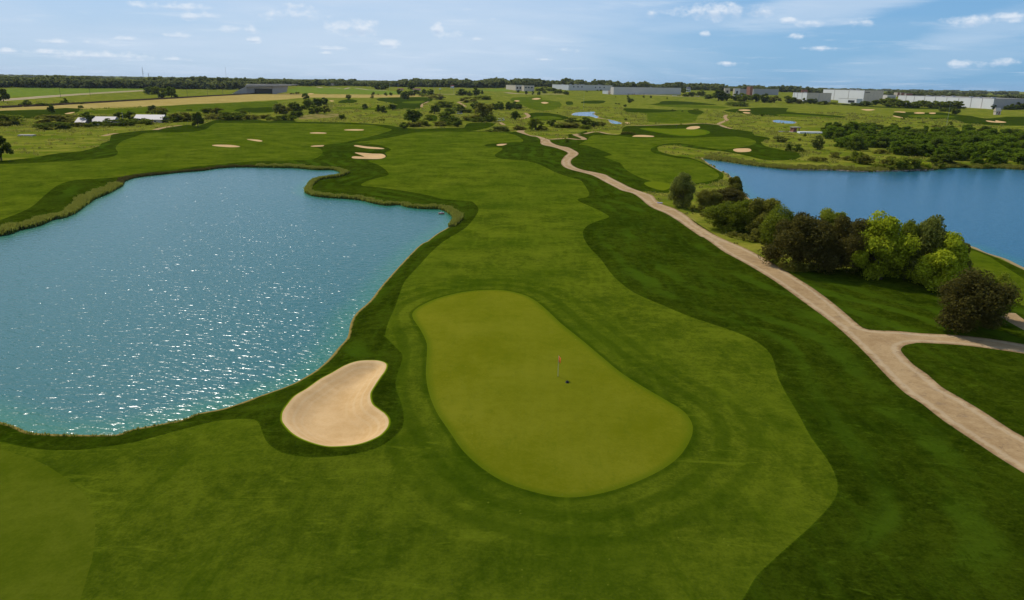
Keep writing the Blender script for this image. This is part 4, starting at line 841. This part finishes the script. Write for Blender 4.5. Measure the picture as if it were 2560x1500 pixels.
# shelter + slab
P = gp('T4',262,668); root = link('brick_shelter',None,loc=P,label='small open brick shelter with a flat roof beside a white slab on the prairie',cat='shelter'); root.rotation_euler[2] = .25
for sx in(-1,1):
    for sy in(-1,1): MB().box((sx*2.2,sy*1.6,1.5),(.45,.45,3.0)).build('post',MBRK,root)
MB().box((0,1.45,1.3),(3.9,.3,2.6)).box((-2.0,0,1.0),(.3,2.6,2.0)).build('wall',MBRK,root); MB().box((0,0,3.15),(5.6,4.4,.3)).build('roof',MCONL,root); MB().box((0,-.2,-.1),(8.5,5,.4)).build('floor_slab',MCONL,root)
P = gp('T4',450,682); MB().box((0,0,.35),(20,6,1.1),-.05).build('concrete_slab',MWHT,loc=P,label='long white concrete slab right of the brick shelter',cat='slab')
P = gp('T4',150,668); MB().box((0,0,.15),(6,2,.6),0).build('concrete_slab',MCONL,loc=P,label='small pale concrete slab left of the brick shelter',cat='slab')
P = gp('T1',265,708); MB().box((0,0,.2),(7,3,.8),.1).build('concrete_slab',MCONL,loc=P,label='grey concrete slab lying in the meadow on the left',cat='slab')
g3 = ground(smooth(TRK,4,False)); t_ = np.gradient(g3[:,:2],axis=0); t_ /= np.linalg.norm(t_,axis=1)[:,None]; nn_ = np.stack([-t_[:,1],t_[:,0]],1)
vs_=[];fs_=[]
for p_,q_ in zip(g3,nn_):
    for o_,z_ in ((-4.5,-.6),(-1.8,1.5),(1.8,1.5),(4.5,-.6)): vs_.append((p_[0]+q_[0]*o_,p_[1]+q_[1]*o_,p_[2]+z_))
for i in range(len(g3)-1):
    for k in range(3): fs_.append((4*i+k,4*i+k+1,4*i+k+5,4*i+k+4))
link('railway_bed',meshdata('railway_bed',vs_,fs_,[GM['track']]),kind='structure')
# overpass
def pxat(x,y,D):
    d = dirs([(x,y)])[0]; hd = math.hypot(d[0],d[1]); return C0+d*(D/hd)
ov = lambda x,y: (560+x/10.5,180+y/10.5)
P0 = ground([ov(600,572)])[0]; D0 = float(np.hypot(P0[0],P0[1])); root = link('highway_overpass',None,loc=P0,label='wide concrete highway overpass with a dark opening and sloping wing walls',cat='bridge')
def wallpoly(name,pts,D,th,m):
    q = [pxat(*ov(*p),D)-P0 for p in pts]; dv = np.array([P0[0],P0[1],0])/D0*th
    n = len(q); me = meshdata(name,[tuple(a) for a in q]+[tuple(a+dv) for a in q],[tuple(range(n))[::-1],tuple(range(n,2*n))]+[(i,(i+1)%n,n+(i+1)%n,n+i) for i in range(n)],[m]); return link(name,me,root)
wallpoly('wing_wall',[(160,640),(600,620),(600,375),(560,385),(170,585)],D0,2,MCON)
wallpoly('abutment',[(600.3,620),(780,610),(780,430),(600.3,430)],D0+3,3,MCON)
wallpoly('wing_wall',[(1280,590),(1650,520),(1680,370),(1280,380)],D0,3,MCON)
wallpoly('deck',[(560,384),(1680,369),(1950,335),(1300,318),(590,330)],D0-3,26,MCONL)
wallpoly('girder',[(600,430),(1275,440),(1275,385.5),(600,385.5)],D0+2,20,MDG)
wallpoly('opening_shade',[(600,620),(1280,590),(1280,440),(600,430)],D0+24,1,MGL)  # near-black panel paints the shade inside the opening
for i,x in enumerate((785,1265)): wallpoly('pier',[(x,590),(x+18,590),(x+18,445),(x,445)],D0+4,2,MCON)
wallpoly('guard_rail',[(600,318),(1650,320),(1650,314),(600,312)],D0-2,.4,MCONL)
# poles
def pole(view,x,base,top,name,label,cat,r_=.16,m=MPOLE,extra=None,dist=None,group=None):
    (a,b),(_,ty) = tr(view,(x,base),(x,top))
    if dist is None: P = ground([(a,b)])[0]
    else: P = pxat(a,b,dist); P[2] = H(P[None])[0]
    lo,hi_=1,150
    for _ in range(32):
        m_=(lo+hi_)/2
        if proj(P+[0,0,m_])[1]>ty: lo=m_
        else: hi_=m_
    root = link(name,None,loc=P,label=label,cat=cat,group=group); MB().tube((0,0,-1),(0,0,lo),r_,r_*.6).build('pole',m,root)
    if extra=='cross': MB().box((0,0,lo*.9),(2.6,.2,.25)).build('crossarm',m,root)
    if extra=='lamp': MB().tube((0,0,lo),(2.0,0,lo+.3),.1,.07).build('lamp_arm',m,root); MB().box((2.3,0,lo+.22),(.9,.45,.22)).build('lamp_head',MWHT,root)
    if extra=='mast': 
        for i in range(3): MB().tube((0,0,lo*(.55+.15*i)),(2.5-i*.6,0,lo*(.55+.15*i)+.3),.15).box((2.5-i*.6,0,lo*(.55+.15*i)+.6),(1,1,2)).build('antenna',MPOLE,root)
    return root,lo
UG='utility poles beside the railway'
for i,(x,b,t) in enumerate([(598,330,236),(890,318,238),(1695,325,238),(1845,320,225),(2045,310,222),(2195,308,205)]):
    pole('T1',x,b,t,'utility_pole','dark wooden utility pole, %s from the left beside the railway'%ORD[i],'pole',.22,MWOODP,'cross',None,UG)
pole('T1',1218,608,470,'utility_pole','leaning pale pole among the shrubs in front of the long low building','pole',.12,MPOLE)
for i,(x,b,t) in enumerate([(1315,262,180),(1400,258,200),(1697,240,196),(1752,292,204)]):
    pole('T2',x,b,t,'street_lamp','tall grey street lamp, %s from the left before the woods'%ORD[i],'street lamp',.22,MPOLE,'lamp',None,'street lamps before the woods')
r_,h_ = pole('T2',1948,292,208,'flagpole','flagpole with a large flag near the white road end','flagpole',.22,MPOLE,None)
MB().box((-2.7,0,h_-1),(5,.1,1.4)).build('flag',MRED,r_); MB().box((-2.7,0,h_-2.4),(5,.1,1.3)).build('flag',MWHT,r_)
r_,h_ = pole('T2',1812,300,240,'billboard','small white billboard on a post left of the flagpole','sign',.3,MWOODP,None); MB().box((0,-.4,h_-1),(4,.3,1.6)).build('board',MWHT,r_)
for i,(x,b,t,D) in enumerate([(1412,150,30,3000),(1465,150,88,3000),(2228,150,30,3000)]):
    pole('T1',x,b,t,'radio_mast',['tall thin radio mast with antennas on the left horizon','short mast right beside the tall antenna mast','bare hair-thin radio mast right of the two antenna masts'][i],'radio mast',[.9,.9,.5][i],MPOLE,'mast' if i<2 else None,D)
pole('T4',1787,440,370,'utility_pole','grey pole standing among trees before the long white warehouse','pole',.09,MPOLE,None,700)
pole('T3',708,330,262,'utility_pole','pale thin pole in the meadow before the grey warehouse','pole',.07,MPOLE,None,800)
# flagstick
P = ground([(1394.8,940.5)])[0]; root = link('flagstick',None,loc=P,label='golf flagstick with an orange-red flag standing on the large green',cat='golf flag')
MB().tube((0,0,-.1),(0,0,2.25),.034,.028,10).build('pole',plain('stick_paint',(.55,.52,.28,1),.5),root)
v=[];f=[]
nx_=9
for i in range(nx_+1):
    t=i/nx_; x=.03+.20*t+.03*math.sin(t*7); y=-.10*t+.05*math.sin(t*9); dz=-.36*t**.8
    v+= [(x,y,2.24+dz*.5),(x-.02,y-.02,1.62+dz*.5)]
for i in range(nx_): f.append((2*i,2*i+2,2*i+3,2*i+1))
fl = link('flag',meshdata('flag',v,f,[leaf_mat('flag_cloth',(1,.42,.12,1),(1,.50,.18,1),.5)],True),root); md = fl.modifiers.new('solid','SOLIDIFY'); md.thickness=.006
MB().tube((0,0,-.05),(0,0,.012),.054,.054,16).build('hole_cup',MCUP,root)
P = ground([(1418.0,956.5)])[0]; s = MB().box((0,0,.02),(.34,.3,.03),.3).box((0,0,.1),(.22,.2,.16),.3).tube((0,0,.18),(0,0,.24),.07,.04)  # dark block put on the green as the flag's cast shadow
s.build('flag_shadow',MCUP,loc=P,label='dark block standing in for the flag shadow on the green right of the flagstick',cat='painted shadow')
# flagstick on the far green
P = gp('T3',1614,634); root = link('flagstick',None,loc=P,label='dark flagstick on the smaller green right of the cart path',cat='golf flag'); MB().tube((0,0,-.1),(0,0,2.3),.05).build('pole',MWOODP,root); MB().box((.28,0,2.0),(.5,.03,.4)).build('flag',MBLK,root)
# marker by the path, float on the pond
P = gp('M3',1455,902); root = link('path_sign',None,loc=P,label='low white and purple sign lying at the right edge of the cart path',cat='sign'); root.rotation_euler[2] = -.5
MB().box((0,0,.22),(1.3,.5,.16)).build('board',plain('sign_face',(.45,.42,.55,1),.6),root); MB().box((-.4,0,.07),(.1,.4,.18)).box((.4,0,.07),(.1,.4,.18)).build('foot',MCONL,root)
q = tr('M2',(1825,1003)); P = unz(q,W)[0]; root = link('pond_float',None,loc=P,label='small reddish float with a white cap on the pond near its right corner',cat='float')
MB().box((0,0,.1),(1.3,.7,.3),.2).build('hull',plain('float_red',(.30,.12,.09,1),.7),root); MB().tube((0,0,.25),(0,0,.5),.28,.1).box((.35,.0,.32),(.3,.3,.15)).build('cap',plain('float_white',(.5,.46,.44,1),.7),root)
# golf carts
def cart(P,yaw,label,canopy):
    root = link('golf_cart',None,loc=P,label=label,cat='golf cart',group='golf carts'); root.rotation_euler[2] = yaw
    MB().box((0,0,.45),(2.3,1.15,.22)).hexa([(.55,-.55,.56),(1.2,-.5,.5),(1.2,.5,.5),(.55,.55,.56),(.6,-.5,.95),(.95,-.45,.85),(.95,.45,.85),(.6,.5,.95)]).build('body',MWHT,root)
    MB().box((-.15,0,.72),(.55,1.05,.3)).box((-.42,0,1.0),(.12,1.05,.45)).build('seat',MBLK,root)
    for sx in(-.75,.7):
        for sy in(-.5,.5): MB().tube((sx,sy,1.85),(sx+(.15 if sx>0 else -.05),sy,.55),.03).build('roof_post',MBLK,root)
    MB().box((0,0,1.9),(1.9,1.2,.09)).build('roof',canopy,root)
    for sx in(-.75,.8):
        for sy in(-.62,.62): MB().tube((sx,sy-.09,.24),(sx,sy+.09,.24),.24,.24,12).build('wheel',MBLK,root)
    MB().tube((.5,.25,.8),(.3,.25,1.1),.03).build('steering_column',MBLK,root)
for v_,x,y,yw,l,m in (('T2',1990,492,.3,'white golf cart left of its twin under the knoll trees',MWHT),('T2',2018,494,-.2,'golf cart with a blue bag, right one of the pair under the knoll trees',MBLU),('T2',2395,562,.2,'golf cart parked at the tee, left of the pair',MWHT),('T2',2432,558,.6,'golf cart parked at the tee, right of the pair',MWHT)):
    cart(gp(v_,x,y),yw,l,m)
# cars
def car(P,yaw,label,m,group):
    root = link('parked_car',None,loc=P,label=label,cat='car',group=group); root.rotation_euler[2] = yaw; root.scale=(1.1,1.1,1.2)
    MB().hexa([(-2.2,-.85,.3),(2.2,-.85,.3),(2.2,.85,.3),(-2.2,.85,.3),(-2.15,-.8,.85),(2.1,-.8,.8),(2.1,.8,.8),(-2.15,.8,.85)]).build('body',m,root)
    MB().hexa([(-1.7,-.75,.852),(1.1,-.75,.83),(1.1,.75,.83),(-1.7,.75,.852),(-1.3,-.62,1.4),(.4,-.62,1.4),(.4,.62,1.4),(-1.3,.62,1.4)]).build('cabin',MGL,root)
    MB().box((-.45,0,1.43),(1.6,1.2,.05)).build('roof',m,root)
    for sx in(-1.35,1.35):
        for sy in(-.8,.8): MB().tube((sx,sy-.1,.32),(sx,sy+.1,.32),.32,.32,10).build('wheel',MBLK,root)
cols = [MWHT,MWHT,MGL,MWHT,MPOLE,MRED,MWHT,MPOLE,MWHT,MGL]
i=0
for x in (1118,1135,1150,1168,1186,1204,1260,1300): car(gp('T3',x,301),random.uniform(-.2,.3)+1.3,'parked car, %s from the left in front of the low factory'%ORD[i],cols[i%10],'cars parked in front of the low factory'); i+=1
i=0
for x in (1585,1602,1618,1634,1652,1700,1718,1740,1762,1785,1810,1832): car(gp('T3',x,314+(x-1585)*.03),random.uniform(-.2,.3)+1.3,'parked car, %s from the left in the row under the trees right of the factory'%ORD[i],cols[(i*3)%10],'cars parked under the trees right of the factory'); i+=1
# ------------------------------------------------------------------ light, sky, haze
EL = math.radians(48); AZ = math.radians(-35.5)   # azimuth from +Y towards +X
SV = Vector((math.sin(AZ)*math.cos(EL),math.cos(AZ)*math.cos(EL),math.sin(EL)))
sd = bpy.data.lights.new('sun','SUN'); sd.energy = SUN = 3.2; sd.angle = math.radians(.5); sd.color = (1,.95,.86)
so = bpy.data.objects.new('sun',sd); COL.objects.link(so); so.rotation_euler = SV.to_track_quat('Z','Y').to_euler(); so.location = (0,0,200)
w = bpy.data.worlds.new('World'); scene.world = w; w.use_nodes = True; w.node_tree.nodes.clear(); n = N(w.node_tree)
sky = n.node('ShaderNodeTexSky',sky_type='NISHITA',sun_disc=False,sun_elevation=EL,sun_rotation=AZ,altitude=200,air_density=1.0,dust_density=.6,ozone_density=1.6)
d = n.node('ShaderNodeTexCoord').outputs['Generated']; sp = n.node('ShaderNodeSeparateXYZ',ins={0:d}); dz = n.math('MAXIMUM',sp.outputs[2],.0)
pl = n.node('ShaderNodeCombineXYZ',ins={0:n.math('DIVIDE',sp.outputs[0],n.math('ADD',dz,.06)),1:n.math('DIVIDE',sp.outputs[1],n.math('ADD',dz,.06)),2:0.0}).outputs[0]
c = n.mix(1.0,sky.outputs[0],(.44,.69,1.05,1),'MULTIPLY')
hc = n.mix(n.ramp(sp.outputs[0],-.35,.5),(4.3,5.9,7.9,1),(2.0,4.4,7.2,1))
c = n.mix(n.math('MULTIPLY',n.math('SUBTRACT',1,n.ramp(sp.outputs[2],.0,.30)),.8),c,hc)
veil = n.noise(n.vmath('MULTIPLY',pl,(1,.8,1)),.16,6,.6,.6)
vl = n.math('ADD',n.ramp(veil,.34,.64),n.math('MULTIPLY',n.ramp(sp.outputs[0],.28,-.1),.35))
side = n.math('ADD',.16,n.math('MULTIPLY',n.ramp(sp.outputs[0],.4,-.05),.66))
c = n.mix(n.math('MULTIPLY',n.math('MULTIPLY',vl,side),.75,clamp=True),c,SKYW)if False else c
VE=(5.7,7.0,8.7,1); CL=(7.8,8.5,9.4,1); SH=(4.8,6.2,8.1,1)
c = n.mix(n.math('MULTIPLY',n.math('MULTIPLY',vl,side),.8,clamp=True),c,VE)
wisp = n.noise(n.vmath('MULTIPLY',pl,(1,1,1)),.9,6,.62,.3)
c = n.mix(n.math('MULTIPLY',n.ramp(wisp,.54,.76),.34),c,CL)
for (x,y,hw,hh_,am) in ((2100,8,230,38,.55),(1800,50,200,22,.2),(2350,150,260,40,.22),(2480,70,120,34,.35),(1000,60,700,110,.3)):
    dd = dirs([(x,y)])[0]; dd /= np.linalg.norm(dd); right = np.cross(dd,[0,0,1]); right /= np.linalg.norm(right); upv = np.cross(right,dd); cs_,sn_ = math.cos(.18),math.sin(.18)
    ra = (right*cs_+upv*sn_)*F/hw; ub = (-right*sn_+upv*cs_)*F/hh_
    u_ = n.vmath('DOT_PRODUCT',d,tuple(ra),1); v__ = n.vmath('DOT_PRODUCT',d,tuple(ub),1)
    g_ = n.ramp(n.math('SUBTRACT',n.math('ADD',n.math('MULTIPLY',u_,u_),n.math('MULTIPLY',v__,v__)),n.math('MULTIPLY',n.math('SUBTRACT',wisp,.5),3.0)),1.6,.0)
    c = n.mix(n.math('MULTIPLY',g_,am),c,(6.3,7.5,9.0,1))
wd = n.node('ShaderNodeTexNoise',ins={'Vector':n.vmath('MULTIPLY',d,(1,1,1.5)),'Scale':55.0,'Detail':5.0,'Roughness':.6}).outputs['Fac']
puffs = [(433,16,62,9),(470,41,22,8),(518,40,24,9),(742,14,34,8),(735,36,75,13),(606,73,34,9),(890,68,60,18),(628,99,22,7),(322,97,30,6),(233,106,20,5),(965,109,26,10),(820,121,38,6),(815,133,24,5),(1091,71,15,13),(1135,90,28,10),(1195,98,16,6),(440,89,26,6),(1790,26,78,19),(1903,26,26,13),(1634,33,20,11),(1972,52,16,7),(2026,57,28,8),(1762,85,14,7),(1984,92,18,7),(2040,121,38,5),(2445,52,48,11),(2150,55,26,10),(2520,40,26,7),(1410,125,30,7),(1365,149,20,4),(1818,159,34,5),(130,104,34,6),(60,128,70,6),(250,138,110,9),(440,148,30,5),(2420,160,36,8),(2500,155,26,7),(1240,48,16,5),(1170,24,14,5)]
mask = None; shade = None
for (x,y,hw,hh_) in puffs:
    dd = dirs([(x,y)])[0]; dd /= np.linalg.norm(dd); right = np.cross(dd,[0,0,1]); right /= np.linalg.norm(right); upv = np.cross(right,dd)
    su,sv_ = F*math.cos(math.atan(abs(x-1280)/F))/hw/1.25, F/hh_/1.2
    u_ = n.vmath('DOT_PRODUCT',d,tuple(right*su),1); v__ = n.math('SUBTRACT',n.vmath('DOT_PRODUCT',d,tuple(upv*sv_),1),0)
    r2 = n.math('ADD',n.math('MULTIPLY',u_,u_),n.math('MULTIPLY',v__,v__))
    k_ = n.math('SUBTRACT',1.0,r2); 
    mask = k_ if mask is None else n.math('MAXIMUM',mask,k_)
    s_ = n.math('MULTIPLY',n.math('MAXIMUM',k_,0.0),n.math('MULTIPLY',v__,-1.0)); shade = s_ if shade is None else n.math('ADD',shade,s_)
m_ = n.ramp(n.math('ADD',mask,n.math('MULTIPLY',n.math('SUBTRACT',wd,.5),4.2)),.1,1.7)
pc = n.mix(n.ramp(shade,.02,.5),CL,SH)
c = n.mix(n.math('MULTIPLY',m_,.85),c,pc)
bg = n.node('ShaderNodeBackground',ins={'Color':c,'Strength':.1}); wo = n.node('ShaderNodeOutputWorld'); n.l.new(bg.outputs[0],wo.inputs[0])
# haze
HZ_ON = True
if HZ_ON:
    m,n,out = mat('haze'); pv = n.node('ShaderNodeVolumePrincipled',ins={'Color':(.75,.85,1,1),'Density':.00002,'Anisotropy':.2}); n.l.new(pv.outputs[0],out.inputs['Volume'])
    hz_ = MB().box((0,3500,31),(17000,16000,84)); o = hz_.build('haze',m,kind='stuff',label='thin pale summer haze over the whole landscape',cat='haze')
v = scene.view_settings; v.view_transform = 'Standard'; v.look = 'None'; v.exposure = 0; v.gamma = 1
scene.render.engine = 'CYCLES'; scene.cycles.volume_bounces = 0
scene.cycles.volume_step_rate = 5
print('objects',len(bpy.data.objects))
